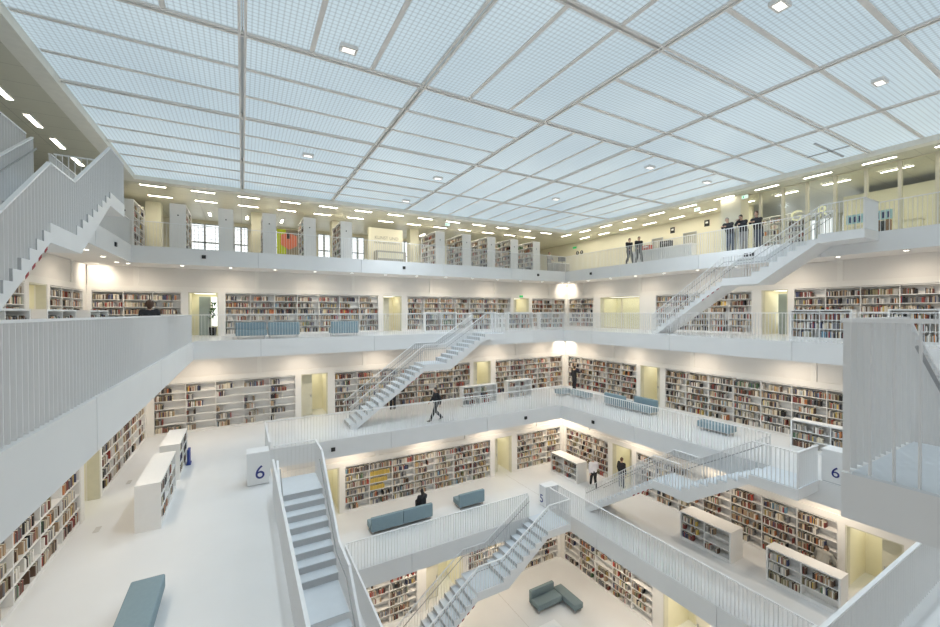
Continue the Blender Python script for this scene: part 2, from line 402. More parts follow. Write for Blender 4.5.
def bookcase(name, label, cat, side, origin, L, H, D, rows, bays, group=None, base=.1, double=False, density=.8, short=None, thick=.03, top=.035, ends=.03, overs={}):
    """origin = front left bottom corner seen from the front. parts: back, side panels, top, plinth, dividers, shelves"""
    mx = frame_matrix(origin, side)
    t = thing(name, label, cat, origin, RZ[side], group)
    B = lambda nm, a, b, m='shelf', bev=0: MB().box(a, b).build(nm, M[m], t, bevel=bev)
    yb = D if not double else D / 2 + .01
    B('side_panel', (0, 0, 0), (ends, D, H)); B('side_panel', (L - ends, 0, 0), (L, D, H))
    B('top_panel', (ends, 0, H - top), (L - ends, D, H)); B('plinth', (ends, .015, 0), (L - ends, D - .015, base))
    B('back_panel', (ends, yb - .02, base), (L - ends, yb, H - top))
    bw = (L - 2 * ends) / bays
    for i in range(1, bays):
        x = ends + bw * i
        B('divider', (x - thick / 2, .004, base), (x + thick / 2, yb - .02, H - top))
    rh = (H - top - base) / rows
    for r_ in range(rows):
        zz = base + rh * r_
        if r_ > 0: B('shelf', (ends, .006, zz - .03), (L - ends, yb - .02, zz))
        for i in range(bays):
            fill_row(mx, ends + bw * i + thick / 2 + .002, ends + bw * (i + 1) - thick / 2 - .002, zz + .001, rh - .035, (short or label, rows - r_, rows, i + 1, bays), density, over=overs.get((r_, i)))
    if double:
        for i in range(1, bays):
            x = ends + bw * i
            B('divider', (x - thick / 2, yb, base), (x + thick / 2, D - .004, H - top))
        for r_ in range(1, rows): B('shelf', (ends, yb, base + rh * r_ - .022), (L - ends, D - .006, base + rh * r_))
    return t

LEVNAME = {7: 'the upper gallery just under the top gallery', 6: 'the gallery marked 6', 5: 'the gallery marked 5', 4: 'the bottom floor'}
SH = {7: 'level with the camera', 6: 'on the level numbered 6', 5: 'on the level numbered 5', 4: 'on the lowest floor'}
WSIDE = {'A': 'far wall', 'B': 'right wall', 'D': 'left wall'}
def desc(n, side, i, tot):
    pos = {1: ['whole'], 2: ['left', 'right'], 3: ['left', 'middle', 'right'], 4: ['leftmost', 'second', 'third', 'rightmost']}[tot][i]
    return pos
OV = {(5, 'A', 1): {(3, 1): 11, (4, 1): 11, (2, 1): 11}}
for (n, side), ops in O.items():
    w = W[n]
    lo, hi = {'A': (XC - w, XC + w + .36), 'B': (YC - w + 2, YC + w), 'D': (YC - w + 2, YC + w + .36)}[side]
    if side == 'D': lo = 5.0
    P = wall_side(n, side, lo, hi, ops)
    sh = [o for o in ops if o[2] == 'shelf']
    sh.sort(key=lambda q: q[0], reverse=(side == 'B'))
    for i, (a, b, _) in enumerate(sh):
        L = b - a; nb = max(1, round(L / 1.2))
        if side == 'A': org = (a, YC + w + .012, Z[n])
        elif side == 'B': org = (XC + w + .012, b, Z[n])
        else: org = (XC - w - .012, a, Z[n])
        pos = desc(n, side, i, len(sh))
        lab = 'white six-shelf built-in bookcase, %s in the %s %s' % ({'left': 'leftmost', 'right': 'rightmost', 'middle': 'middle one', 'leftmost': 'leftmost', 'second': 'second from left', 'third': 'third from left', 'rightmost': 'rightmost', 'whole': 'only one'}[pos], WSIDE[side], SH[n])
        short = '%s %s bookcase %s' % (pos, WSIDE[side].replace(' wall', '-wall'), SH[n].replace('on the ', '').replace('level numbered', 'level'))
        dens = {7: .86, 6: .84, 5: .82, 4: .72}[n]
        if (n, side, i) == (6, 'A', 0): dens = .45
        if (n, side, i) in ((5, 'B', 2), (5, 'B', 1)): dens = .68
        bookcase('wall_bookcase', lab, 'bookcase', side, org, L, 2.34, .325, 6, nb, 'bookcases built into the gallery walls', density=dens, short=short, overs=OV.get((n, side, i), {}))
    for a, b, k in ops:
        if k == 'door':
            st = 0
            if (n, side) == (7, 'B') and a > 15: st = 1
            if (n, side) == (7, 'A') and a < 0: st = 2
            if (n, side) == (7, 'B') and a < 12: st = 2
            door_recess(P, a, b, Z[n], style=st)
# plain walls that close the galleries nobody looks into
mb = MB(); mb.box((XC - W[5] - .2, 2, Z[5]), (XC - W[5], YC + W[5], Z[6] - T - .002)); mb.box((XC - W[4] - .2, 4, 0), (XC - W[4], YC + W[4], Z[5] - T - .002)); struct('wall_left', mb, M['wall'])

# ------------------------------------------------------------------ top floor: ceiling, skylight, facade
x0, x1, y0, y1 = XC - 23.5, XC + 24.4, YC - 13.0, YC + 21.8
a, b, c, d = XC - SS, XC + SS, YC - SS, YC + SS
mb = MB()
mb.box((x0, d + .44, CEIL), (x1, y1, CEIL + .1)); mb.box((x0, y0, CEIL), (a - .44, d + .44, CEIL + .1)); mb.box((b + .44, y0, CEIL), (x1, d + .44, CEIL + .1))
struct('ceiling', mb, M['metalceil'])
mb = MB()
for s_, zz0, zz1 in ((0, CEIL - .03, GLASS + .12), ):
    mb.box((a - .45, d, zz0), (b + .45, d + .45, zz1)); mb.box((a - .45, c, zz0), (a, d, zz1)); mb.box((b, c, zz0), (b + .45, d, zz1)); mb.box((a - .45, c - .45, zz0), (b + .45, c, zz1))
struct('trim_1', mb, M['rim'])
sky = bpy.data.objects.new('window_1', None); COL.objects.link(sky); sky['kind'] = 'structure'
gx = [a, .05, 4.46, XC, 13.20, 17.62, b]; gy = [c, 1.8, 6.15, YC, 15.0, 19.3, d]
gy = [c, 1.78, 6.20, YC, 14.98, 19.32, d]
FB = .055
main = MB()
for x in gx[1:-1]:
    for o in (-.09, .03): main.box((x + o, c, GLASS - .05), (x + o + .06, d, GLASS + .08))
for y in gy[1:-1]:
    for o in (-.09, .03): main.box((a, y + o, GLASS - .046), (b, y + o + .06, GLASS + .076))
main.build('main_beam', M['beamsteel'], sky)
bars = MB()
for i in range(6):
    for j in range(6):
        X0, X1, Y0, Y1 = gx[i], gx[i + 1], gy[j], gy[j + 1]
        along_x = (i < 3) == (j >= 3)
        # three strips in each module, turning direction from quarter to quarter
        for k in range(3):
            if along_x:
                p, q = Y0 + (Y1 - Y0) * k / 3, Y0 + (Y1 - Y0) * (k + 1) / 3
                bx_ = (X0 + .07, p + .045, X1 - .07, q - .045)
                if k: bars.box((X0 + .08, p - .055, GLASS - .03), (X1 - .08, p + .055, GLASS + .05))
            else:
                p, q = X0 + (X1 - X0) * k / 3, X0 + (X1 - X0) * (k + 1) / 3
                bx_ = (p + .045, Y0 + .07, q - .045, Y1 - .07)
                if k: bars.box((p - .055, Y0 + .08, GLASS - .03), (p + .055, Y1 - .08, GLASS + .05))
            MB().quad([(bx_[0] - .03, bx_[1] - .03, GLASS), (bx_[0] - .03, bx_[3] + .03, GLASS), (bx_[2] + .03, bx_[3] + .03, GLASS), (bx_[2] + .03, bx_[1] - .03, GLASS)]).build('pane', M['sky'], sky)
bars.build('glazing_bar', M['beamsteel'], sky)
MB().box((a - .3, c - .3, GLASS + .13), (b + .3, d + .3, GLASS + .2)).build('roof_light_housing', M['white'], sky)
mb = MB()   # opened smoke hatch drawn as darker bars near the right edge
for p, q in (((18.9, 6.85), (21.5, 6.92)), ((20.3, 6.3), (20.36, 7.65))): mb.box((p[0], p[1], GLASS - .04), (q[0], q[1], GLASS - .004))
mb.build('hatch_bar', M['joint'], sky)

# facade walls and windows of the top floor
mb = MB()
wins = [(-2.98, -1.3), (-.45, .4), (1.9, 3.4), (5.0, 5.9), (7.4, 8.5), (11.2, 12.6), (14.8, 15.6), (16.6, 17.4)]
cur = x0
for p, q in wins:
    mb.box((cur, y1 - .3, Z[8]), (p, y1, CEIL - .002)); mb.box((p, y1 - .3, CEIL - .22), (q, y1, CEIL - .002)); cur = q
mb.box((cur, y1 - .3, Z[8]), (x1, y1, CEIL - .002))
struct('wall_far', mb, M['creamwall'])
wn = 2
def grid_window(P, a_, b_, z0, z1, cols, rows):
    global wn
    root = bpy.data.objects.new('window_%d' % wn, None); COL.objects.link(root); root['kind'] = 'structure'; wn += 1
    MB().box(P(a_, .12, z0), P(b_, .14, z1)).build('pane', M['day'], root)
    fr = MB()
    zm = z0 + (z1 - z0) * .55
    for t0, t1, zz0, zz1 in ((a_, a_ + .05, z0, z1), (b_ - .05, b_, z0, z1), (a_ + .05, b_ - .05, z1 - .06, z1), (a_ + .05, b_ - .05, zm - .05, zm + .05), (a_ + .05, b_ - .05, z0, z0 + .05), ((a_ + b_) / 2 - .06, (a_ + b_) / 2 + .06, z0 + .05, z1 - .06)):
        fr.box(P(t0, .02, zz0), P(t1, .1, zz1))
    fr.build('window_frame', M['window_grid'], root)
    g = MB()
    for i in range(1, cols):
        t = a_ + (b_ - a_) * i / cols; g.box(P(t - .011, .10, z0), P(t + .011, .118, z1))
    for i in range(1, rows):
        t = z0 + (z1 - z0) * i / rows; g.box(P(a_, .101, t - .011), P(b_, .117, t + .011))
    g.build('glazing_lattice', M['window_grid'], root)
for p, q in wins:
    grid_window(lambda t, dd, z: (t, y1 - .3 + dd, z), p, q, Z[8] + .05, CEIL - .22, max(2, round((q - p) / .24)), 11)
# right side of the top floor
XR = 26.0
mb = MB()
for p, q in ((12.4, 15.7), (16.63, 18.12), (19.0, y1 - .3)): mb.box((XR, p, Z[8]), (XR + .2, q, CEIL - .002))
for p, q in ((15.7, 16.63), (18.12, 19.0)): mb.box((XR, p, Z[8] + 2.13), (XR + .2, q, CEIL - .002))
struct('wall_right', mb, M['creamwall'])
for k, (p, q) in enumerate(((15.7, 16.63), (18.12, 19.0))):
    root = bpy.data.objects.new('door_%d' % (DOORN[0] + 1 + k), None); COL.objects.link(root); root['kind'] = 'structure'
    MB().box((XR + .06, p + .05, Z[8] + .01), (XR + .1, q - .05, Z[8] + 2.08)).build('door_leaf', M['greydoor'], root)
    fr = MB(); fr.box((XR - .02, p, Z[8]), (XR + .14, p + .05, Z[8] + 2.13)); fr.box((XR - .02, q - .05, Z[8]), (XR + .14, q, Z[8] + 2.13)); fr.box((XR - .02, p + .05, Z[8] + 2.08), (XR + .14, q - .05, Z[8] + 2.13))
    fr.build('door_frame', M['metal'], root)
    MB().box((XR, p + .1, Z[8] + 1.0), (XR + .055, p + .2, Z[8] + 1.04)).build('door_handle', M['metal'], root)
mb = MB().box((22.95, 11.5, Z[8]), (23.75, 12.52, CEIL - .002)); struct('wall_right', mb, M['creamwall'])          # pier beside the glazed room
mb = MB().box((26.9, -2.4, Z[8]), (27.1, 8.6, CEIL - .35)); mb.box((27.1, 8.5, Z[8]), (x1 - .3, 8.6, CEIL - .35)); struct('wall_right', mb, M['cream'])
mb = MB().box((x1 - .3, -2.4, Z[8]), (x1, y1 - .3, CEIL - .002)); struct('wall_right', mb, M['creamwall'])
for p, q in ((9.7, 10.5), (10.85, 11.6), (11.85, 12.6), (12.9, 13.7)):
    grid_window(lambda t, dd, z: (x1 - .32 - dd + .02, t, z), p, q, Z[8] + .5, CEIL - .22, 4, 10)
# glazed partition
part = bpy.data.objects.new('window_%d' % wn, None); COL.objects.link(part); part['kind'] = 'structure'; wn += 1
ys = [11.5, 10.86, 9.86, 8.87, 7.83, 6.78, 5.75, 4.72, 3.7, 2.7]
for y in ys[1:]: MB().box((23.54, y - .055, Z[8]), (23.70, y + .055, CEIL - .03)).build('mullion', M['mullion'], part)
hd = MB().box((23.52, 2.6, CEIL - .03), (23.72, 11.5, CEIL - .002)); hd.build('head_rail', M['mullion'], part)
for p, q in zip(ys, ys[1:]): MB().box((23.60, q + .055, Z[8] + .02), (23.615, p - .055, CEIL - .03)).build('pane', M['glass'], part)
lt = thing('lettering', 'pale yellow letters G and R hung high on the glazed partition of the top floor', 'sign', (23.5, 8.8, 19.2))
text('letter', 'G', .72, M['letter'], lt, (0, .46, .03), (R(90), 0, R(-90)), .03)
text('letter', 'R', .72, M['letter'], lt, (0, -.55, .04), (R(90), 0, R(-90)), .03)
# columns of the top floor
for x, y in ((-4.25, 28.3), (.85, 28.3), (5.6, 28.3), (11.15, 28.3)):
    struct('wall_far', MB().box((x - .34, y - .34, Z[8]), (x + .34, y + .34, CEIL - .002)), M['cream'])
mb = MB().box((x0, y0 + 1, Z[8]), (x0 + .2, y1 - .3, CEIL - .002)); struct('wall_left', mb, M['creamwall'])
mb = MB().box((-5.9, 27.6, Z[8]), (-4.62, 27.7, CEIL - .4)); struct('wall_far', mb, M['creamwall'])

# ------------------------------------------------------------------ railings
def rail_path_mesh(pts):
    """flat top bar following 3-D points"""
    mb = MB()
    for p, q in zip(pts, pts[1:]):
        p, q = Vector(p), Vector(q); d_ = (q - p); h = Vector((d_.x, d_.y, 0))
        if h.length < 1e-4:
            w = Vector((1, 0, 0)); w2 = Vector((0, 1, 0)); e = .02
            mb.box((p.x - e, p.y - e, min(p.z, q.z)), (p.x + e, p.y + e, max(p.z, q.z))); continue
        w = Vector((-h.y, h.x, 0)).normalized() * .03; u = Vector((0, 0, .016))
        n = len(mb.v); e = h.normalized() * .012; p = p - e; q = q + e
        for b_ in (p, q):
            mb.v += [tuple(b_ - w - u), tuple(b_ + w - u), tuple(b_ + w + u), tuple(b_ - w + u)]
        for f in ((0, 1, 2, 3), (7, 6, 5, 4), (0, 4, 5, 1), (1, 5, 6, 2), (2, 6, 7, 3), (3, 7, 4, 0)):
            mb.f.append(tuple(n + i for i in f)); mb.mi.append(0)
    return mb

def slats_between(mb, p, q, zlo, zhi, pitch=.125, depth=.045, thick=.009, first=True):
    """upright flat bars from p to q (2-D), zlo/zhi functions of the fraction"""
    p = Vector((p[0], p[1], 0)); q = Vector((q[0], q[1], 0)); L = (q - p).length; d_ = (q - p) / L; w = Vector((-d_.y, d_.x, 0)) * depth / 2; t = d_ * thick / 2
    k = max(1, round(L / pitch))
    for i in range(0 if first else 1, k + 1):
        f = i / k; b_ = p + d_ * L * f; z0_, z1_ = zlo(f), zhi(f); n = len(mb.v)
        for z in (z0_, z1_):
            for s_ in (-w - t, w - t, w + t, -w + t): mb.v.append((b_.x + s_.x, b_.y + s_.y, z))
        for fc in ((3, 2, 1, 0), (4, 5, 6, 7), (0, 1, 5, 4), (1, 2, 6, 5), (2, 3, 7, 6), (3, 0, 4, 7)):
            mb.f.append(tuple(n + j for j in fc)); mb.mi.append(0)

def gallery_rail(p, q, z, label):
    t = thing('gallery_railing', label, 'railing', (p[0], p[1], z), 0, 'slatted white railings around the void')
    xf = Matrix.Translation((-p[0], -p[1], -z))
    mb = MB(); slats_between(mb, p, q, lambda f: z + .004, lambda f: z + RH - .014)
    mb.build('slat_panel', M['white'], t, xf=xf)
    rail_path_mesh([(p[0], p[1], z + RH), (q[0], q[1], z + RH)]).build('top_rail', M['cap'], t, xf=xf)
    return t

E_ = .07
ed = {n: (XC - S[n] - E_, XC + S[n] + E_, YC - S[n] - E_, YC + S[n] + E_) for n in S}
WHICH = {8: 'top gallery', 7: 'gallery at camera height', 6: 'gallery numbered 6', 5: 'gallery numbered 5'}
LA, LB = 13.6, 15.05        # landing gap on the left sides, mirrored on the right
RA, RB = 4.95, 7.40
LC = 15.5
def lab(n, where): return 'white slatted railing, %s of the %s' % (where, WHICH[n])
for n in (8, 7, 6, 5):
    xl, xr, yn, yf = ed[n]; z = Z[n]
    if n == 7:
        gallery_rail((xl, yf), (12.14, yf), z, lab(n, 'far edge') + ', left of the stair landing')
        gallery_rail((13.57, yf), (xr, yf), z, lab(n, 'far edge') + ', right of the stair landing')
        gallery_rail((xr, yn + .06), (xr, yf - .06), z, lab(n, 'right edge'))
        gallery_rail((xl, yn + .06), (xl, yf - .06), z, lab(n, 'left edge'))
        gallery_rail((5.48, yn), (xr, yn), z, lab(n, 'near edge'))
    elif n == 5:
        gallery_rail((xl, yf), (12.22, yf), z, lab(n, 'far edge'))
        gallery_rail((13.65, yf), (xr, yf), z, 'short white slatted railing beside the block marked 5')
        gallery_rail((xr, yn + .06), (xr, yf - .06), z, lab(n, 'right edge'))
        gallery_rail((xl, yn + .06), (xl, yf - .06), z, lab(n, 'left edge'))
        gallery_rail((5.4, yn), (xr, yn), z, lab(n, 'near edge'))
    else:
        gallery_rail((xl, yf), (xr, yf), z, lab(n, 'far edge'))
        lo = -2.0 if n == 8 else yn + .06
        gallery_rail((xr, lo), (xr, 5.93 if n == 8 else RA), z, lab(n, 'right edge') + ', nearer part')
        gallery_rail((xr, RB), (xr, yf - .06), z, lab(n, 'right edge') + ', farther part')
        gallery_rail((xl, lo), (xl, LA), z, lab(n, 'left edge') + ', nearer part')
        gallery_rail((xl, LB if n == 8 else LC), (xl, yf - .06), z, lab(n, 'left edge') + ', farther part')
        if n == 6: gallery_rail((xl, yn), (xr, yn), z, lab(n, 'near edge'))

# ------------------------------------------------------------------ stairs
NU, NL, A0, TU, AM, TL, WD = 8, 15, 1.43, .350, 5.2, 0.275, 1.45
RS = 1.06
def staircase(label, org, dvec, svec, z1, z0, marks=True, WD=WD):
    dv, sv = Vector((*dvec, 0)), Vector((*svec, 0)); o = Vector((org[0], org[1], 0))
    P = lambda a, b, z: o + dv * a + sv * b + Vector((0, 0, z))
    t = thing('staircase', label, 'staircase', (org[0], org[1], z0), 0, 'white stairs between the galleries')
    inv = Matrix.Translation((-org[0], -org[1], -z0))
    H = z1 - z0; r = H / (NU + NL); zm = z1 - NU * r
    ra = [A0 + i * TU for i in range(NU)]; rb = [AM + j * TL for j in range(NL)]
    a1 = ra[-1]; a_end = rb[-1]
    # stepped flight bodies (side outline extruded over the width)
    def body(name, poly, b0=.004, b1=WD + .032):
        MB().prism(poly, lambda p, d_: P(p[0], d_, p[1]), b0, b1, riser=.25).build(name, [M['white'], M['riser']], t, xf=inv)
    th = .36
    body('upper_landing', [(0, z1 - .012), (A0, z1 - .012), (A0, z1 - r), (A0, z1 - th), (0, z1 - th)])
    up_ = [(A0, z1 - th)]
    for i, a in enumerate(ra):
        zt = z1 - i * r
        if i: up_ += [(a, zt)]
        up_ += [(a, zt - r)]
    ms = a1 - .25
    up_ += [(a1, zm - th), (ms, zm - th)]
    # remove the vertical doubling on the first riser
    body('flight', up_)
    body('middle_landing', [(a1, zm - .012), (AM, zm - .012), (AM, zm - th), (a1, zm - th)])
    lo_ = [(AM, zm - th)]
    for j, a in enumerate(rb):
        zt = zm - j * r
        lo_ += ([(a, zt)] if j else []) + [(a, max(z0 + .003, zt - r))]
    slope = r / TL; ae = AM - .05 + (zm - th - z0 - .003) / slope
    lo_ += [(min(ae, a_end - .01), z0 + .003)]
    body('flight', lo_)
    # treads
    def tread(a, b_, z): MB().box((0, 0, 0), (1, 1, 1)); 
    for i in range(1, NU):
        m = MB().prism([(ra[i - 1] - .004, z1 - i * r - .0005), (ra[i] + .012, z1 - i * r - .0005), (ra[i] + .012, z1 - i * r + .022), (ra[i - 1] - .004, z1 - i * r + .022)], lambda p, d_: P(p[0], d_, p[1]), .085, WD - .035)
        m.build('tread', M['tread'], t, xf=inv)
    for j in range(1, NL):
        zt = zm - j * r
        m = MB().prism([(rb[j - 1] - .004, zt - .0005), (rb[j] + .012, zt - .0005), (rb[j] + .012, zt + .022), (rb[j - 1] - .004, zt + .022)], lambda p, d_: P(p[0], d_, p[1]), .085, WD - .035)
        m.build('tread', M['tread'], t, xf=inv)
    MB().prism([(0, z1 - .012), (A0 + .012, z1 - .012), (A0 + .012, z1 + .006), (0, z1 + .006)], lambda p, d_: P(p[0], d_, p[1]), .004, WD - .032).build('landing_floor', M['tread'], t, xf=inv)
    MB().prism([(a1, zm - .012), (AM + .012, zm - .012), (AM + .012, zm + .006), (a1, zm + .006)], lambda p, d_: P(p[0], d_, p[1]), .085, WD - .035).build('landing_floor', M['tread'], t, xf=inv)
    # surface and rail heights
    def surf(a):
        if a < A0: return z1
        if a < a1 + 1e-6:
            return z1 - r * sum(1 for q in ra if q <= a + 1e-6)
        if a < AM: return zm
        return max(z0, zm - r * sum(1 for q in rb if q <= a + 1e-6))
    kn = [(0, z1), (A0 - .1, z1), (a1 + .05, zm + RS - RH), (AM - .05, zm + RS - RH), (a_end + .05, z0 + RS - RH)]
    def railz(a):
        for (p, zp), (q, zq) in zip(kn, kn[1:]):
            if a <= q: return zp + (zq - zp) * (a - p) / (q - p) + RH
        return z0 + RH
    for b_, s0 in ((.05, A0), (WD, 0.0)):
        mb = MB(); L = a_end - s0; k = round(L / .125)
        for i in range(k + 1):
            a = s0 + L * i / k; zb_ = surf(a) + .002
            c_ = P(a, b_, 0); n = len(mb.v); w = sv * .0225; tt = dv * .0045
            for z in (max(zb_, z0 + .004), railz(a) - .014):
                for q in (-w - tt, w - tt, w + tt, -w + tt): mb.v.append((c_.x + q.x, c_.y + q.y, z))
            for fc in ((3, 2, 1, 0), (4, 5, 6, 7), (0, 1, 5, 4), (1, 2, 6, 5), (2, 3, 7, 6), (3, 0, 4, 7)):
                mb.f.append(tuple(n + j for j in fc)); mb.mi.append(0)
        mb.build('slat_panel', M['white'], t, xf=inv)
        pts = [(s0, railz(s0))] + [(q, zq + RH) for q, zq in kn[1:] if q > s0 + .01]
        if s0 == 0: pts[0] = (0, z1 + RH)
        rail_path_mesh([P(q, b_, zq) for q, zq in pts]).build('top_rail', M['cap'], t, xf=inv)
        bi = b_ + (.075 if b_ < .5 else -.075)
        hp = [P(q, bi, zq - .26) for q, zq in (pts if s0 else pts[1:])]
        MB().tube(hp, .017, 8).build('handrail', M['handrail'], t, xf=inv, smooth=True)
    mb = MB(); e0, e1 = P(.03, 0.06, 0), P(.03, WD, 0)
    slats_between(mb, (e0.x, e0.y), (e1.x, e1.y), lambda f: z1 + .007, lambda f: z1 + RH - .014)
    mb.build('slat_panel', M['white'], t, xf=inv)
    rail_path_mesh([P(.03, .03, z1 + RH), P(.03, WD - .04, z1 + RH)]).build('top_rail', M['cap'], t, xf=inv)
    if marks:
        for k in range(4):
            mb = MB(); a = AM + .15 + k * .24; zc = zm - th - (a - AM + .05) * slope + .045
            mb.prism([(a, zc), (a + .11, zc - .11 * slope), (a + .11, zc - .11 * slope - .055), (a, zc - .055)], lambda p, d_: P(p[0], d_, p[1]), WD + .033, WD + .037)
            tag(mb.build('hazard_stripe', M['red'], t, xf=inv), 'short dark red dash on the stair edge')
    return t
sR = {n: XC + S[n] for n in S}; sL = {n: XC - S[n] for n in S}; sF = {n: YC + S[n] for n in S}; sN = {n: YC - S[n] for n in S}
staircase('white staircase climbing past the right wall to the top gallery, below the three men', (sR[8], 5.95), (0, 1), (-1, 0), Z[8], Z[7])
staircase('white solid-looking staircase rising at the left edge of the view to the top gallery', (sL[8], 15.05), (0, -1), (1, 0), Z[8], Z[7])
staircase('white staircase crossing the far wall, rising right from gallery 6 behind the walking person', (13.57, sF[7]), (-1, 0), (0, -1), Z[7], Z[6])
staircase('white stair landing close to the camera at right, its flight descending out of view', (4.05, sN[7]), (1, 0), (0, 1), Z[7], Z[6])
staircase('white staircase on the right side from gallery 6 down to gallery 5', (sR[6], 5.95), (0, 1), (-1, 0), Z[6], Z[5])
staircase('white staircase seen from above, dropping toward the camera beside the left block marked 6', (sL[6], 15.05), (0, -1), (1, 0), Z[6], Z[5], WD=1.37)
staircase('white staircase at bottom centre running down from the block marked 5 to the lowest floor', (13.65, sF[5]), (-1, 0), (0, -1), Z[5], Z[4])

# ------------------------------------------------------------------ number blocks
def number_block(label, lo, hi, z, digit, side, size):
    cx_, cy_ = (lo[0] + hi[0]) / 2, (lo[1] + hi[1]) / 2
    t = thing('number_block', label, 'sign', (cx_, cy_, z), 0)
    hx, hy = (hi[0] - lo[0]) / 2, (hi[1] - lo[1]) / 2; H = 1.08
    MB().box((-hx, -hy, .03), (hx, hy, H - .03)).build('body', M['white'], t, bevel=.006)
    MB().box((-hx - .004, -hy - .004, H - .03), (hx + .004, hy + .004, H)).build('top_plate', M['cap'], t)
    MB().box((-hx + .02, -hy + .02, 0), (hx - .02, hy - .02, .03)).build('plinth', M['joint'], t)
    if side == 'A': text('numeral', digit, size, M['navy'], t, (.05, -hy - .006, .40), (R(90), 0, 0))
    else: text('numeral', digit, size, M['navy'], t, (-hx - .006, .07, .37), (R(90), 0, R(-90)))
number_block('white block with a dark blue 6 at the head of the near-left staircase', (.09, 14.86), (.74, 15.44), Z[6], '6', 'A', .62)
number_block('white block with a dark blue 6 behind the right stair landing', (16.80, 5.02), (17.44, 5.90), Z[6], '6', 'B', .48)
number_block('white block with a dark 5 beside the corner stair head', (13.58, 16.1), (14.42, 16.6), Z[5], '5', 'B', .6)

# ------------------------------------------------------------------ low bookcases
def low(label, side, org, L, H, D, bays, short, dens=.75, double=False, rows=3):
    return bookcase('low_bookcase', label, 'bookcase', side, org, L, H, D, rows, bays, 'low freestanding bookcases', base=.12, double=double, density=dens, short=short, top=.05, ends=.06)
z = Z[6]
low('white low bookcase on the left floor nearer the grey bench, plain white end facing us', 'D', (-1.90, 13.15, z), 2.75, 1.22, .55, 2, 'nearer low left bookcase', .8, True)
low('white low bookcase on the left floor farther back, by the blue panel', 'D', (-1.89, 16.7, z), 2.15, 1.22, .55, 2, 'farther low left bookcase', .8, True)
low('white low bookcase on gallery 6 right of the far staircase, sparsely filled', 'A', (11.38, 20.98, z), 2.45, 1.2, .42, 2, 'sparse low bookcase on level 6', .55)
low('white low bookcase on gallery 6 holding a few red volumes, near the far corner', 'A', (14.88, 21.35, z), 1.95, 1.2, .42, 2, 'red-filled low bookcase on level 6', .5)
low('white low bookcase on gallery 6 at right, cut off by the near landing', 'B', (19.72, 7.95, z), 2.6, 1.2, .42, 2, 'low right bookcase on level 6', .62)
z = Z[5]
low('white low bookcase on gallery 5 in the far corner, beside the white-shirted man', 'B', (17.1, 19.76, z), 2.3, 1.2, .8, 2, 'low corner bookcase on level 5', .6, True)
low('white low bookcase on gallery 5 under the right staircase, half empty', 'B', (17.0, 11.0, z), 2.15, 1.24, .9, 2, 'half-empty low bookcase on level 5', .5, True)
low('white low bookcase on gallery 5 in front of the crouching reader', 'B', (17.16, 7.68, z), 2.18, 1.27, .62, 2, 'low bookcase before the crouching reader', .72, True)
z = Z[7]
low('low white bookcase by the far railing, just above the top of the far stair rails', 'A', (9.85, 23.0, z), 2.2, 1.26, .36, 2, 'first far low bookcase', .85)
low('low white bookcase by the far railing, behind the far stair landing', 'A', (13.15, 23.0, z), 1.95, 1.26, .36, 2, 'second far low bookcase', .85)
low('low white bookcase by the far railing, first one right of the far stair landing', 'A', (16.1, 23.0, z), 2.15, 1.24, .36, 2, 'third far low bookcase', .85)
low('low white bookcase by the far railing, nearest the bright corner', 'A', (18.9, 23.0, z), 2.3, 1.24, .36, 2, 'fourth far low bookcase', .85)
low('low white bookcase behind the right railing, left of the near landing', 'B', (21.3, 8.62, z), 2.1, 1.3, .42, 2, 'low right bookcase by the railing', .92)
low('low white bookcase behind the right railing, over the near landing rail', 'B', (21.3, 5.5, z), 2.6, 1.3, .42, 2, 'low right bookcase over the landing', .92)
low('low white bookcase behind the left railing, nearest the left edge', 'D', (-4.5, 11.4, z), 2.4, 1.36, .36, 2, 'first low left bookcase', .8)
low('low white bookcase behind the left railing, second of three', 'D', (-4.5, 14.75, z), 2.15, 1.36, .36, 2, 'second low left bookcase', .8)
low('low white bookcase behind the left railing, nearest the dark-haired head', 'D', (-4.5, 18.2, z), 2.15, 1.36, .36, 2, 'third low left bookcase', .8)
# tall bookcases standing in rows on the top floor, end panel to the void
tops = [-5.16, -3.1, -1.05, 1.0, 3.08, 5.14, 11.35, 13.4, 15.45, 17.5, 19.6]
names = ['hidden partly by the left staircase', 'beside the left yellow column', 'between the two left windows', 'left of the orange poster', 'right of the orange poster', 'left of the reception wall', 'right of the reception wall, first of five', 'second of five right of the reception wall', 'third of five right of the reception wall', 'fourth of five right of the reception wall', 'last of five, nearest the far corner']
for x, nm in zip(tops, names):
    right = x < 0
    t = bookcase('tall_bookcase', 'tall pale grey bookcase on the top floor, ' + nm, 'bookcase', 'D' if right else 'B', (x + .67, 24.66, Z[8]) if right else (x, 27.2, Z[8]), 2.54, 2.32, .67, 6, 2,
                 'tall bookcases in a row on the top floor', base=.1, double=True, density=.85, short='tall top-floor bookcase ' + nm, ends=.06, thick=.06, top=.06)
    zc = 1.55; yy = -.012 if right else 2.54 + .012
    MB().tube([(0 if right else 2.54, .33, 1.75), (-.012 if right else 2.552, .33, 1.75)], .035, 10).build('end_panel_knob', M['black'], t)

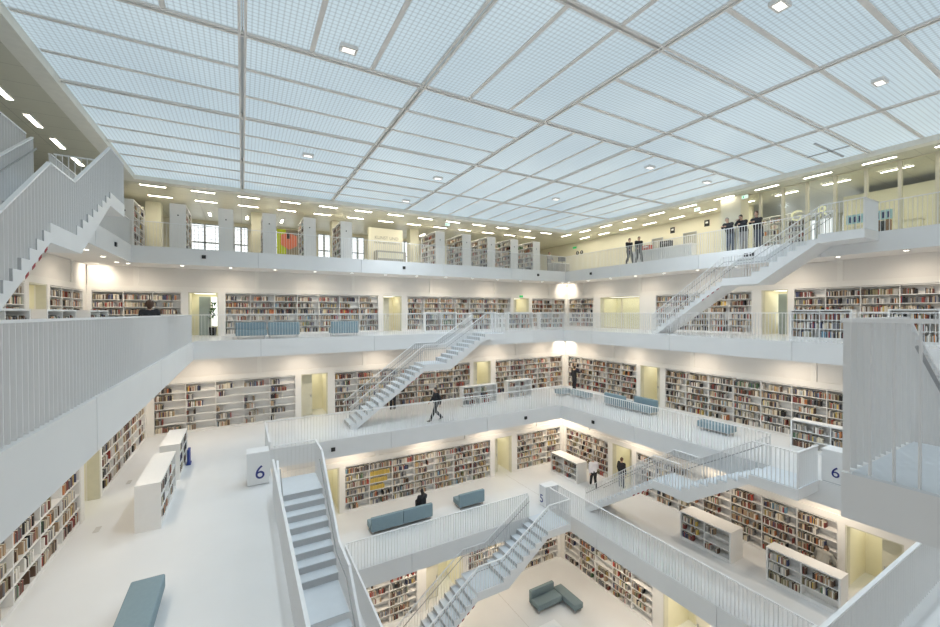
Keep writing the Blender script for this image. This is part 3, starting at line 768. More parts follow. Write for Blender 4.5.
# ------------------------------------------------------------------ seating
def sofa(label, loc, rz, L=1.5, D=.78, back=True, m='sofa', name='sofa', cat='sofa', group='upholstered library seating', units=1):
    """front faces local -y; back along +y"""
    t = thing(name, label, cat, loc, rz, group)
    for i in range(units):
        x0_, x1_ = -L / 2 + L / units * i + .008, -L / 2 + L / units * (i + 1) - .008
        MB().box((x0_, -D / 2, .15), (x1_, D / 2 - (.185 if back else 0), .43)).build('seat', M[m], t, bevel=.03, smooth=True)
        if back: MB().box((x0_, D / 2 - .18, .15), (x1_, D / 2, .78)).build('backrest', M[m], t, bevel=.03, smooth=True)
    MB().box((-L / 2 + .05, -D / 2 + .05, .125), (L / 2 - .05, D / 2 - .05, .15)).build('frame', M['metal'], t)
    for sx in (-1, 1):
        for sy in (-1, 1):
            MB().box((sx * (L / 2 - .09) - .018, sy * (D / 2 - .09) - .018, 0), (sx * (L / 2 - .09) + .018, sy * (D / 2 - .09) + .018, .127)).build('leg', M['metal'], t)
    return t
PI = math.pi
z = Z[7]
sofa('blue sofa behind the far railing, leftmost, its seat front facing us', (.38, 22.5, z), 0, 1.36)
sofa('blue sofa behind the far railing seen from its plain back, second from left', (1.83, 22.5, z), PI, 1.46)
sofa('blue sofa behind the far railing standing alone, third from left', (4.82, 22.5, z), PI, 1.45)
z = Z[6]
sofa('grey-blue backless bench on the left floor, cut by the bottom edge', (-1.66, 9.15, z), PI / 2, 1.75, .54, False, 'sofa', 'bench', 'bench')
sofa('pale blue bench along the far railing corner on gallery 6, left leg of the L', (18.95, 20.65, z), 0, 1.0, .55, False, 'sofa', 'bench', 'bench')
sofa('pale blue bench at the gallery 6 corner, right leg of the L below the man', (19.4, 19.4, z), PI / 2, 1.5, .55, False, 'sofa', 'bench', 'bench')
sofa('blue sofa on gallery 6 with its back toward the void, left of a pair', (19.45, 16.45, z), PI / 2, 1.5, .78)
sofa('blue sofa on gallery 6 with its seat toward the void, right of a pair', (19.5, 14.85, z), -PI / 2, 1.5, .78)
sofa('blue bench alone behind the right railing of gallery 6', (19.3, 10.7, z), PI / 2, 1.5, .62, False, 'sofa', 'bench', 'bench')
z = Z[5]
sofa('long two-unit grey-blue sofa on gallery 5 where the seated woman sits', (6.55, 18.38, z), PI, 3.05, .78, units=2)
sofa('short grey-blue sofa on gallery 5 to the right of the seated woman', (10.35, 18.45, z), PI, 1.5, .78)
z = 0
sofa('slate grey sofa on the lowest floor facing us, joined to a bench', (13.1, 15.55, z), 0, 1.5, .78, True, 'sofa2')
sofa('slate grey backless bench on the lowest floor at the right of the sofa', (14.15, 15.1, z), PI / 2, 1.6, .55, False, 'sofa2', 'bench', 'bench')
t = thing('low_table', 'white square low table in front of the slate sofa, cut by the bottom edge', 'table', (12.02, 13.75, 0), 0)
MB().box((-.45, -.45, .37), (.45, .45, .41)).build('tabletop', M['cap'], t, bevel=.006)
for sx in (-1, 1):
    for sy in (-1, 1): MB().box((sx * .4 - .02, sy * .4 - .02, 0), (sx * .4 + .02, sy * .4 + .02, .37)).build('leg', M['metal'], t)
t = thing('blue_panel', 'small deep blue upright panel on a foot beside the farther low left bookcase', 'sign', (-1.79, 18.3, Z[6]))
MB().box((-.04, -.2, .05), (.04, .2, .56)).build('panel', M['bluepanel'], t, bevel=.01); MB().box((-.07, -.18, 0), (.07, .18, .05)).build('foot', M['bluepanel'], t)
for k, (x, y) in enumerate(((-3.35, 13.9), (-3.35, 17.3))):
    tag(MB().box((x - .06, y - .16, Z[6] + .001), (x + .06, y + .16, Z[6] + .008)).build('floor_vent', M['ductgrey']), 'small grey floor vent by the left bookcase wall, %s the doorway' % ('before' if k == 0 else 'beyond'), 'vent')

# ------------------------------------------------------------------ fittings
def beam_box(x, y, z, nx, ny, label):
    t = thing('fascia_speaker', label, 'speaker', (x, y, z), math.atan2(-nx, ny) if False else math.atan2(nx, -ny), 'small black boxes on the edge beams')
    MB().box((-.085, -.06, -.085), (.085, 0, .085)).build('housing', M['black'], t, bevel=.008)
    MB().tube([(0, -.06, 0), (0, -.064, 0)], .045, 12).build('grille', M['shoe'], t)
zb8, zb6, zb5 = Z[8] - .37, Z[6] - .40, 0
for x, nm in ((-1.63, 'left part of the top gallery far beam'), (8.76, 'middle of the top gallery far beam'), (19.32, 'right end of the top gallery far beam')): beam_box(x, sF[8], zb8, 0, -1, 'small black box on the ' + nm)
beam_box(sR[8], 21.09, zb8, -1, 0, 'small black box on the top gallery right beam near the corner')
beam_box(sR[8], 10.78, zb8 + .05, -1, 0, 'small black box, left of two under the three men')
beam_box(sR[8], 10.52, zb8 + .05, -1, 0, 'small black box, right of two under the three men')
beam_box(sL[8], 21.04, zb8, 1, 0, 'small black box on the top gallery left beam')
beam_box(14.09, sF[6], zb6, 0, -1, 'small black box on gallery 6 beam left of the corner')
beam_box(3.46, sF[6], zb6, 0, -1, 'small black box on gallery 6 beam above the near-left staircase')
beam_box(sR[6], 15.87, zb6, -1, 0, 'small black box on gallery 6 beam right of the corner')

# ceiling lights: one mesh each, copied
cl = MB(); cl.box((-.52, -.085, -.035), (.52, .085, -.001), 0); cl.quad([(-.5, -.07, -.037), (-.5, .07, -.037), (.5, .07, -.037), (.5, -.07, -.037)], 1)
clm = cl.build('ceiling_light', [M['cap'], M['lamp']])
used = [False]
def place(first, name, loc, rz, label, cat, group):
    o = first if not used[0] else first.copy()
    if used[0]: COL.objects.link(o)
    used[0] = True; o.location = loc; o.rotation_euler = (0, 0, rz); tag(o, label, cat, group)
    return o
G1 = 'linear lights in the top-floor ceiling'
def nth(k): return ORD[k]
ks = [k for k in range(-4, 12)]
for row, (yy, nm) in enumerate(((24.43, 'front'), (26.45, 'second'))):
    for q, k in enumerate(range(-2, 11)):
        x = .35 + 2.032 * k
        if x < -5: continue
        place(clm, 'ceiling_light', (x, yy, CEIL), 0, 'slim white ceiling light, %s from the left in the %s row along the far side' % (nth(q + 1), nm), 'light', G1)
for row, (xx, nm) in enumerate(((22.78, 'front'), (24.83, 'second'))):
    for q in range(11):
        y = 24.43 - 2.03 * q
        place(clm, 'ceiling_light', (xx, y, CEIL), PI / 2, 'slim white ceiling light, %s from the corner in the %s row along the right side' % (nth(q + 1), nm), 'light', G1)
for q in range(6):
    place(clm, 'ceiling_light', (-5.76, 22.0 - 1.98 * q, CEIL), PI / 2, 'slim white ceiling light over the left staircase, %s from the far end' % nth(q + 1), 'light', G1)
for q, x in enumerate((-1.7, .33, 2.36, 6.5, 8.5, 12.5)):
    place(clm, 'ceiling_light', (x, 29.7, CEIL), PI / 2, 'slim ceiling light deep behind the tall bookcases, %s from the left' % nth(q + 1), 'light', G1)
# floodlights under the skylight glass
flood = [(2.26, 9.83), (2.34, 17.2), (8.04, 17.18), (8.1, 21.55), (15.27, 17.18), (15.33, 4.14), (9.67, 4.11), (15.53, 11.45), (19.75, 11.42)]
fm = MB(); fm.box((-.2, -.13, -.09), (.2, .13, 0), 0); fm.quad([(-.14, -.08, -.092), (-.14, .08, -.092), (.14, .08, -.092), (.14, -.08, -.092)], 1)
f0 = None
FN = ['nearest the big main beam', 'in the left panels', 'left of the middle seam', 'left panels near the far edge', 'beyond the middle of the ceiling', 'upper right of the ceiling', 'cut by the top edge', 'right of the middle of the ceiling', 'close to the right rim']
for (x, y), nm in zip(flood, FN):
    if f0 is None: o = f0 = fm.build('floodlight', [M['beamsteel'], M['spotlamp']])
    else: o = f0.copy(); COL.objects.link(o)
    o.location = (x, y, GLASS - .002); tag(o, 'small square floodlight under the skylight, ' + nm, 'light', 'floodlights under the skylight')
# downlights in the soffits
dm = MB(); dm.tube([(0, 0, -.012), (0, 0, 0)], .10, 16, 0); dm.tube([(0, 0, -.0135), (0, 0, -.0125)], .075, 16, 1)
d0 = None
def downlight(x, y, z, label):
    global d0
    if d0 is None: o = d0 = dm.build('downlight', [M['cap'], M['dl']])
    else: o = d0.copy(); COL.objects.link(o)
    o.location = (x, y, z); tag(o, label, 'light', 'round downlights under the galleries')
LAMPS = []
def lamp(x, y, z, power, col=(1, .85, .67), angle=150, size=.07, aim=(0, 0, -1)):
    l = bpy.data.lights.new('gallery_lamp', 'SPOT'); l.energy = power; l.color = col; l.spot_size = R(angle); l.spot_blend = 1; l.shadow_soft_size = size
    o = bpy.data.objects.new('gallery_lamp', l); COL.objects.link(o); o.location = (x, y, z)
    o.rotation_euler = Vector(aim).to_track_quat('-Z', 'Y').to_euler(); return o
GP = 112
for n, k in ((7, 1.5), (6, 1.35), (5, 1.2), (4, 1.05)):
    zs = Z[n + 1] - T - .002; w = W[n]; s1 = S[n + 1]
    side_y, side_x, side_l = YC + w - k, XC + w - k, XC - w + k
    cnt = int((2 * w - 1.5) / 2.07)
    for i in range(cnt):
        off = (i - (cnt - 1) / 2) * 2.07
        if n == 7:
            downlight(XC + off, side_y, zs, 'round downlight under the top gallery, far side, %s from the left' % nth(i + 1))
            if YC + off > 3: downlight(side_x, YC + off, zs, 'round downlight under the top gallery, right side, %s from the corner' % nth(cnt - i))
            if YC + off > 12: downlight(side_l, YC + off, zs, 'round downlight under the top gallery, left side, %s from the corner' % nth(cnt - i))
        if i % 2 == 0:
            p = GP * {7: 1, 6: 1.05, 5: 1.25, 4: 1.9}[n]
            lamp(XC + off, side_y, zs - .05, p, aim=(0, .35, -1)); lamp(side_x, YC + off, zs - .05, p, aim=(.35, 0, -1))
            if n in (7, 6) and YC + off > 4: lamp(side_l, YC + off, zs - .05, p, aim=(-.35, 0, -1))
    # bright corner lamp washing the far corner
    lamp(XC + w - .72, YC + w - .72, zs - .14, 105, (1, .9, .74), 172, .08, aim=(.5, .5, -.6))
    if n == 7: lamp(XC - w + .72, YC + w - .72, zs - .14, 70, (1, .9, .74), 172, .08, aim=(-.5, .5, -.6))
    t = thing('corner_lamp', 'tiny black lamp %s' % {7: 'in the far corner level with the camera', 6: 'above the man at the far corner shelves', 5: 'above the low bookcase in the gallery 5 corner', 4: 'in the far corner of the lowest floor'}[n], 'light', (XC + w - .35, YC + w - .35, zs), 0)
    MB().tube([(0, 0, -.14), (0, 0, -.001)], .012, 8).build('stem', M['metal'], t); MB().tube([(0, 0, -.2), (0, 0, -.14)], [.05, .035], 12).build('head', M['black'], t)

# floodlight lamps
for x, y in flood:
    lamp(x, y, GLASS - .16, 740, (.83, .925, 1), 165, .18)
for x, y in ((4.5, 3.0), (12.0, 8.0), (4.5, 14), (12, 21), (19.5, 4.2), (19.5, 19), (-2.5, 14)):
    pass
# top-floor lamps that follow the rows of linear lights
for q in range(6):
    l = bpy.data.lights.new('ceiling_row_lamp', 'AREA'); l.shape = 'RECTANGLE'; l.size = 3.6; l.size_y = .12; l.energy = 38; l.color = (1, .93, .76)
    o = bpy.data.objects.new('ceiling_row_lamp', l); COL.objects.link(o); o.location = (-3 + 4.6 * q, 26.45, CEIL - .06)
for q in range(6):
    l = bpy.data.lights.new('ceiling_row_lamp', 'AREA'); l.shape = 'RECTANGLE'; l.size = .12; l.size_y = 3.6; l.energy = 32; l.color = (1, .93, .74)
    o = bpy.data.objects.new('ceiling_row_lamp', l); COL.objects.link(o); o.location = (24.83, 3.5 + 4.3 * q, CEIL - .06)
# signs
def sign(label, loc, rz, w=.34, h=.2, hang=True, mback='cap', mface='signlit'):
    t = thing('exit_sign', label, 'sign', loc, rz, 'hanging emergency exit signs')
    MB().box((-w / 2, -.03, -h), (w / 2, .03, 0)).build('sign_box', M[mback], t)
    MB().box((-w / 2 + .02, -.034, -h + .02), (w / 2 - .02, -.0301, -.02)).build('sign_face', M[mface], t)
    mb = MB(); mb.box((-.09, -.037, -h + .045), (-.02, -.0341, -.045)); mb.prism([(.03, -h / 2), (.09, -h * .3), (.09, -h * .7)], lambda p, d_: (p[0], d_, p[1]), -.037, -.0341); mb.build('pictogram', M['green'], t)
    if hang: MB().tube([(0, 0, 0), (0, 0, CEIL - loc[2] - .002)], .008, 6).build('hanger', M['metal'], t)
sign('small lit exit sign hanging right of the reception wall', (11.9, 24.0, 20.55), 0)
sign('small lit exit sign hanging under the right ceiling, left of the pier', (23.0, 13.84, 20.62), -PI / 2)
sign('small lit exit sign hanging just right of the pier', (23.1, 11.37, 20.74), -PI / 2)
sign('small green exit sign fixed on the cream wall near the far corner', (25.95, 26.76, 20.45), -PI / 2, .4, .16, False, 'green', 'green')
sign('small green exit sign over the rightmost far doorway', (19.28, 25.76, 15.95), 0, .3, .16, False, 'green', 'green')
for k, (y, zz) in enumerate(((17.38, 20.25), (15.02, 20.28))):
    t = thing('wall_sign', 'dark square sign on the cream wall, %s of the grey doors' % ('between' if k == 0 else 'right'), 'sign', (25.99, y, zz), -PI / 2)
    MB().box((-.16, -.02, -.2), (.16, 0, .2)).build('plate', M['black'], t); MB().box((-.08, -.024, -.02), (.08, -.0201, .1)).build('pictogram', M['cap'], t)
for k, y in enumerate((26.44, 25.94)):
    t = thing('wall_sign', 'small round dark sign on the cream wall by the corner, %s' % ('left' if k == 0 else 'right'), 'sign', (25.99, y, 19.86), -PI / 2)
    MB().tube([(0, 0, 0), (0, -.02, 0)], .17, 16).build('plate', M['black'], t); MB().box((-.03, -.024, -.09), (.03, -.0201, .09)).build('pictogram', M['cap'], t)
# poster
t = thing('poster', 'lime green poster with a big orange box shape between two tall bookcases', 'poster', (2.72, 29.0, 18.45), 0)
MB().box((-.72, 0, 0), (.72, .03, 1.62)).build('board', M['olive'], t)
MB().box((-.72, -.006, 0), (-.18, -.001, 1.62)).build('lime_field', M['lime'], t)
mb = MB(); F_ = lambda p, d_: (p[0], d_, p[1])
mb.prism([(-.5, 1.25), (0, 1.0), (0, .3), (-.5, .62)], F_, -.02, -.008); mb.prism([(0, 1.0), (.5, 1.22), (.5, .58), (0, .3)], F_, -.021, -.009); mb.prism([(-.5, 1.25), (-.02, 1.42), (.5, 1.22), (0, 1.0)], F_, -.022, -.01)
mb.build('box_motif', M['orange'], t)
MB().prism([(-.12, 1.02), (.06, 1.02), (.06, 1.42), (-.12, 1.42)], F_, -.028, -.0225).build('dark_motif', M['black'], t)
t.location.z = Z[8] + .72
mb = MB()
for sx in (-.6, .6): mb.box((sx - .02, .035, -.72), (sx + .02, .075, 0))
mb.box((-.72, -.03, -.05), (.72, .08, -.002)); mb.build('stand', M['mullion'], t)
# reception wall with two lines of lettering and a printed counter
t = thing('reception_wall', 'cream reception wall with grey lettering above a striped counter on the top floor', 'counter', (8.9, 27.4, Z[8]))
MB().box((-1.12, 0, 0), (1.12, .25, 2.72)).build('panel', M['creamwall'], t)
MB().box((-1.32, -.05, 0), (-1.14, .25, 2.72)).build('edge_post', M['cream'], t)
MB().box((-.98, -.75, 0), (1.1, -.05, 1.06)).build('counter', M['signgrey'], t)
MB().box((-.9, -.77, .55), (.9, -.751, .95)).build('counter_print', M['creamwall'], t)
text('lettering', 'KUNST UND', .3, M['signgrey'], t, (-.05, -.012, 2.05), (R(90), 0, 0), .008)
text('lettering', 'BÜHNENKÜNSTE', .24, M['signgrey'], t, (0, -.012, 1.72), (R(90), 0, 0), .008)
# top floor right: counter, boxes, chair
def boxthing(name, label, cat, lo, hi, m, parts=()):
    c_ = ((lo[0] + hi[0]) / 2, (lo[1] + hi[1]) / 2, lo[2]); t = thing(name, label, cat, c_)
    hx, hy, H = (hi[0] - lo[0]) / 2, (hi[1] - lo[1]) / 2, hi[2] - lo[2]
    return t, hx, hy, H
t, hx, hy, H = boxthing('service_counter', 'long white counter behind the right top railing, before the grey doors', 'counter', (23.3, 14.4, Z[8]), (23.95, 18.7, Z[8] + .95), 'cap')
MB().box((-hx, -hy, H - .07), (hx, hy, H)).build('counter_top', M['cap'], t, bevel=.008); MB().box((-hx + .08, -hy + .05, 0), (hx - .03, hy - .05, H - .07)).build('counter_front', M['white'], t)
def desk_item(name, label, cat, loc, size, m, m2=None):
    t = thing(name, label, cat, loc)
    MB().box((-size[0] / 2, -size[1] / 2, 0), (size[0] / 2, size[1] / 2, size[2])).build('body', M[m], t, bevel=.012)
    MB().box((-size[0] / 2 - .005, -size[1] * .3, size[2] * .55), (-size[0] / 2 - .001, size[1] * .3, size[2] * .8)).build('label_plate', M[m2 or 'cap'], t)
desk_item('storage_box', 'red box on the white top-floor counter', 'box', (23.6, 17.6, Z[8] + .951), (.35, .6, .32), 'redlac')
desk_item('storage_box', 'cream box at the left end of the white top-floor counter', 'box', (23.6, 18.35, Z[8] + .951), (.3, .4, .42), 'cream')
desk_item('storage_box', 'dark striped box on the white top-floor counter', 'box', (23.6, 16.2, Z[8] + .951), (.3, .75, .4), 'black', 'greycloth')
t, hx, hy, H = boxthing('desk', 'grey desk with a screen behind the far top corner, by the blurred person', 'desk', (21.3, 24.25, Z[8]), (23.0, 24.95, Z[8] + .74), 'cap')
MB().box((-hx, -hy, H - .04), (hx, hy, H)).build('desktop', M['cap'], t); MB().box((-hx + .05, -hy, .05), (hx - .05, -hy + .03, H - .04)).build('front_panel', M['greycloth'], t)
for sx in (-1, 1): MB().box((sx * hx - .03 * (sx + 1), -hy + .03, 0), (sx * hx - .03 * (sx - 1), hy, H - .04)).build('leg', M['metal'], t)
t = thing('monitor', 'dark flat monitor on the grey desk at the far top corner', 'monitor', (22.5, 24.62, Z[8] + .741), 2.4)
MB().box((-.15, -.1, 0), (.15, .1, .02)).build('base', M['black'], t); MB().box((-.03, .02, .02), (.03, .05, .3)).build('stand', M['black'], t); MB().box((-.3, -.02, .18), (.3, .02, .55)).build('screen', M['black'], t)
# behind the glass: shelving, tables, blue sheets
bookcase('tall_bookcase', 'white open shelving seen through the glass right of the three men', 'bookcase', 'B', (25.6, 12.2, Z[8]), 2.6, 2.1, .35, 6, 3, 'tall bookcases in a row on the top floor', density=.75, short='white shelving behind the glass')
t = thing('display_cabinet', 'low pale cabinet inside the glazed yellow room', 'cabinet', (26.2, 6.9, Z[8]))
MB().box((-.3, -1.2, .08), (.3, 1.2, .9)).build('body', M['cream'], t); MB().box((-.33, -1.23, .9), (.33, 1.23, .94)).build('top', M['mullion'], t); MB().box((-.25, -1.1, 0), (.25, 1.1, .08)).build('plinth', M['joint'], t)
for k, y in enumerate((7.55, 6.6)):
    t = thing('notice_sheet', 'pale blue sheet with dark figures behind the glass, %s the landing panel' % ('left of' if k == 0 else 'right of'), 'poster', (24.9, y, Z[8] + .92), -PI / 2)
    MB().box((-.3, 0, 0), (.3, .012, .42)).build('sheet', M['paleblue'], t)
    mb = MB()
    for q in range(3): mb.box((-.2 + q * .17, -.004, .06), (-.13 + q * .17, -.0005, .33))
    mb.build('figure_print', M['navy'], t); MB().box((-.02, .015, -.92), (.02, .05, .3)).build('stand', M['metal'], t); MB().box((-.18, -.1, -.92), (.18, .16, -.9)).build('foot', M['metal'], t)
for k in range(4):
    y = 6.75 - k * .16
    tag(MB().box((24.2, y - .06, Z[8] + .001), (24.5, y + .06, Z[8] + .75 + .05 * (k % 2))).build('magazine_file', M['brown'] if k % 2 else M['black'], bevel=.01), 'tall %s file behind the glass right of the landing panel, %s of four' % ('brown' if k % 2 else 'black', nth(k + 1)), 'file', 'files behind the glass')
# plant inside the left doorway of the far wall
t = thing('potted_plant', 'dark potted plant in the leftmost far doorway beside the bright window', 'plant', (-1.45, 26.75, Z[7]))
MB().tube([(0, 0, 0), (0, 0, .45)], [.15, .19], 14).build('pot', M['black'], t)
mb = MB(); rnd = random.Random(3)
for k in range(46):
    az = rnd.uniform(0, 6.28); el = rnd.uniform(.3, 1.4); l_ = rnd.uniform(.15, .3); h0 = rnd.uniform(.9, 1.75)
    b_ = Vector((rnd.uniform(-.12, .12), rnd.uniform(-.12, .12), h0)); dr = Vector((math.cos(az) * math.cos(el), math.sin(az) * math.cos(el), math.sin(el))) * l_; sd = Vector((-math.sin(az), math.cos(az), 0)) * .05
    mb.quad([b_, b_ + dr * .5 + sd, b_ + dr, b_ + dr * .5 - sd])
mb.build('foliage', M['leaf'], t); MB().tube([(0, 0, .4), (.03, 0, 1.0), (0, .03, 1.7)], .018).build('stem', M['brown'], t)

# ------------------------------------------------------------------ people
PENDING = []
def remesh(o, vox, sm=3):
    m = o.modifiers.new('r', 'REMESH'); m.mode = 'VOXEL'; m.voxel_size = vox; m.use_smooth_shade = True
    s = o.modifiers.new('s', 'SMOOTH'); s.iterations = sm; s.factor = .5
    PENDING.append(o)
def person(label, loc, rz, J, top='darkcloth', trousers='jeans', hair='hair', skin='skin', hairlen=0, vol=1.0, cuffs=True, scale=1.0):
    """J: joints in local metres, facing +y"""
    t = thing('person', label, 'person', loc, rz); t.scale = (scale,) * 3
    v = lambda k: Vector(J[k])
    hd, nk, ch, pv = v('head'), v('neck'), v('chest'), v('pelvis')
    fdir = Vector(J.get('face', (0, 1, 0))).normalized(); sdir = Vector((fdir.y, -fdir.x, 0)).normalized(); upd = sdir.cross(fdir).normalized()
    mb = MB()
    mb.ball(hd, (.075, .092, .112), 16, 12); mb.ball(hd + fdir * .02 - upd * .055, (.055, .065, .06), 12, 8)
    mb.limb([hd - upd * .06, nk], [.055, .06])
    mb.ball(hd + fdir * .098 - upd * .02, (.014, .02, .02), 8, 6); mb.ball(hd + fdir * .082 - upd * .062, (.024, .014, .008), 8, 6)
    for s in (-1, 1): mb.ball(hd + sdir * s * .078 - upd * .01, (.012, .022, .032), 8, 6)
    mb.limb([nk, ch, pv], [.058, .085, .085])
    for s, S_ in ((-1, 'l'), (1, 'r')):
        sh, el, wr, hp, kn_, an = (v(q + S_) for q in ('sh', 'el', 'wr', 'hip', 'kn', 'an'))
        mb.limb([ch, sh], [.07, .045]); mb.limb([sh, el, wr], [.045, .036, .026]); mb.limb([pv, hp, kn_, an], [.08, .068, .046, .034])
        # hand: palm, four curled fingers and a thumb leaving the side
        hv = (wr - el).normalized(); hv2 = Vector(J.get('hand', tuple(hv))).normalized(); side = hv2.cross(Vector((0, 0, 1)))
        side = side.normalized() if side.length > .1 else Vector((0, 1, 0)); nn = side.cross(hv2).normalized()
        mb.limb([wr, wr + hv2 * .075], [.026, .036])
        for k, ln in enumerate((.065, .078, .073, .055)):
            p0 = wr + hv2 * .085 + side * (k - 1.5) * .021; p1 = p0 + hv2 * ln * .55 - nn * .006; p2 = p1 + hv2 * ln * .4 - nn * .022
            mb.limb([p0, p1, p2], [.0105, .0095, .008])
        p0 = wr + hv2 * .03 - side * .034 * s; mb.limb([p0, p0 + hv2 * .035 - side * .028 * s, p0 + hv2 * .065 - side * .03 * s], [.014, .011, .009])
    b = mb.build('body', M[skin], t); remesh(b, .0095, 2)
    e = MB()
    for s in (-1, 1): e.ball(hd + fdir * .083 + sdir * s * .031 + upd * .012, .011, 8, 6)
    e.build('eye', M['black'], t)
    h = MB(); h.ball(hd + upd * .025 - fdir * .018 * vol ** 4, (.083 * vol, .098 * vol, .105 * vol), 16, 12); h.ball(hd - fdir * .045 - upd * .02, (.075, .06, .09), 12, 8)
    if hairlen: h.limb([hd - fdir * .05, hd - fdir * .07 - upd * hairlen], [.08, .065])
    ho = h.build('hair', M[hair], t); remesh(ho, .012, 2)
    # clothing
    c_ = MB(); mid = (ch + pv) / 2; lat = (v('shr') - v('shl')).normalized()
    for f in range(9):
        q = f / 8; p = ch.lerp(pv, q); wdt = .165 - .035 * math.sin(q * math.pi) * .8 + (.0 if q < .5 else .01)
        c_.ball(p + lat * .07, (.125, .13, .095), 12, 8); c_.ball(p - lat * .07, (.125, .13, .095), 12, 8)
    c_.limb([ch, nk - Vector((0, 0, .03))], [.11, .066])
    for S_ in 'lr':
        sh, el, wr = v('sh' + S_), v('el' + S_), v('wr' + S_)
        c_.limb([ch + (sh - ch) * .3 + Vector((0, 0, .02)), sh], [.115, .09]); c_.limb([sh, el, el.lerp(wr, .93)], [.086, .07, .054])
    jo = c_.build('jacket' if top != 'shirt' else 'shirt', M[top], t); remesh(jo, .015, 3)
    tr = MB()
    tr.ball(pv, (.15, .12, .12), 12, 8)
    for S_ in 'lr':
        hp, kn_, an = v('hip' + S_), v('kn' + S_), v('an' + S_)
        tr.limb([pv, hp, kn_, an + (kn_ - an).normalized() * .04], [.12, .11, .084, .068])
    to = tr.build('trousers', M[trousers], t); remesh(to, .015, 3)
    for S_ in 'lr':
        an = v('an' + S_); toe = Vector(J.get('toe' + S_, tuple(an + Vector((0, .16, -.05)))))
        sm = MB(); dr = (toe - an); dr.z = 0; dr = dr.normalized() if dr.length > .01 else Vector((0, 1, 0))
        sm.limb([an + Vector((0, 0, -.02)) - dr * .03, an + Vector((0, 0, -.045)) + dr * .04, toe + Vector((0, 0, .005))], [.048, .046, .036])
        so = sm.build('shoe', M['shoe'], t); remesh(so, .012, 2)
    return t
def stand(lean=0.0, **k):
    J = dict(head=(0, .03, 1.62), neck=(0, 0, 1.46), chest=(0, 0, 1.30), pelvis=(0, 0, .94), shl=(-.185, 0, 1.40), shr=(.185, 0, 1.40), ell=(-.235, -.02, 1.12), elr=(.235, -.02, 1.12), wrl=(-.235, .06, .88), wrr=(.235, .06, .88),
             hipl=(-.09, 0, .90), hipr=(.09, 0, .90), knl=(-.10, .02, .50), knr=(.10, .02, .50), anl=(-.10, 0, .085), anr=(.10, 0, .085))
    J.update(k); return J
def lean_rail(**k):
    # bent forward, forearms on the rail in front at 1.19 m
    J = stand(head=(0, .27, 1.58), neck=(0, .19, 1.44), chest=(0, .13, 1.29), pelvis=(0, -.05, .94), shl=(-.175, .15, 1.37), shr=(.175, .15, 1.37), ell=(-.205, .27, 1.22), elr=(.205, .27, 1.22), wrl=(-.06, .40, 1.245), wrr=(.08, .40, 1.26),
              hipl=(-.09, -.05, .90), hipr=(.09, -.05, .90), knl=(-.10, -.02, .49), knr=(.10, -.05, .49), anl=(-.10, -.06, .085), anr=(.11, -.1, .085), face=(0, 1, -.25), hand=(.6, .5, -.1))
    J.update(k); return J
def walk(sw=.3, **k):
    J = stand(knl=(-.09, .17, .52), anl=(-.09, sw + .05, .10), knr=(.09, .02, .50), anr=(.09, -sw, .13), ell=(-.24, -.12, 1.13), wrl=(-.22, -.10, .88), elr=(.24, .08, 1.14), wrr=(.22, .26, .98), hipl=(-.09, .02, .90), hipr=(.09, -.02, .9), head=(0, .06, 1.62), neck=(0, .03, 1.46), chest=(0, .02, 1.30))
    J['toer'] = (.09, -sw + .13, .04); J.update(k); return J
L90, R90 = PI / 2, -PI / 2
# facing +y locally; rz = +90 deg faces -x
z8 = Z[8] + .001
person('grey-haired man in a dark jacket leaning on the top right railing, left of three', (22.58, 11.84, z8), L90, lean_rail(), 'darkcloth', 'jeans', 'hairgrey', scale=1.06)
person('dark-haired man in black rubbing his chin at the top railing, middle of three', (22.58, 11.17, z8), L90, lean_rail(wrr=(.03, .36, 1.46), elr=(.2, .30, 1.25)), 'darkcloth', 'greycloth', 'hair', scale=1.06)
person('man in dark jacket and jeans leaning at the top railing, right of three', (22.58, 10.5, z8), L90, lean_rail(head=(-.03, .24, 1.64), neck=(0, .16, 1.48)), 'darkcloth', 'jeans', 'hairbrown', scale=1.05)
person('dark-clothed person walking behind the top right railing, left of a pair', (22.5, 18.15, z8), 2.9, walk(.18), 'darkcloth', 'darkcloth', 'hair')
person('dark-clothed person walking behind the top right railing, right of a pair', (22.55, 17.45, z8), 2.7, walk(.2), 'darkcloth', 'darkcloth', 'hair')
person('pale-clothed person standing behind the desk at the far top corner', (21.75, 25.3, z8), PI, stand(elr=(.24, .12, 1.14), wrr=(.15, .32, 1.05), ell=(-.24, .12, 1.14), wrl=(-.15, .32, 1.05)), 'greycloth', 'greycloth', 'hairbrown')
person('dark-brown haired person behind the left railing, only the head showing', (-2.35, 14.75, Z[7] + .001), .35, stand(hipl=(-.09, 0, .86), hipr=(.09, 0, .86)), 'darkcloth', 'darkcloth', 'hairbrown', scale=.92, hairlen=.08, vol=1.35)
z6 = Z[6] + .001
person('man in black seen from behind, reaching to the right wall shelves near the corner', (20.85, 21.55, z6), R90 - .1, stand(elr=(.30, .22, 1.32), wrr=(.28, .46, 1.36), head=(0, .04, 1.64)), 'darkcloth', 'darkcloth', 'hair')
person('dark-clothed person striding along gallery 6 in front of the far wall', (8.8, 19.12, z6), L90, walk(.34), 'darkcloth', 'darkcloth', 'hair')
person('person behind the far staircase with only the dark legs visible', (7.6, 22.55, z6), 0, stand(), 'darkcloth', 'darkcloth', 'hair')
z5 = Z[5] + .001
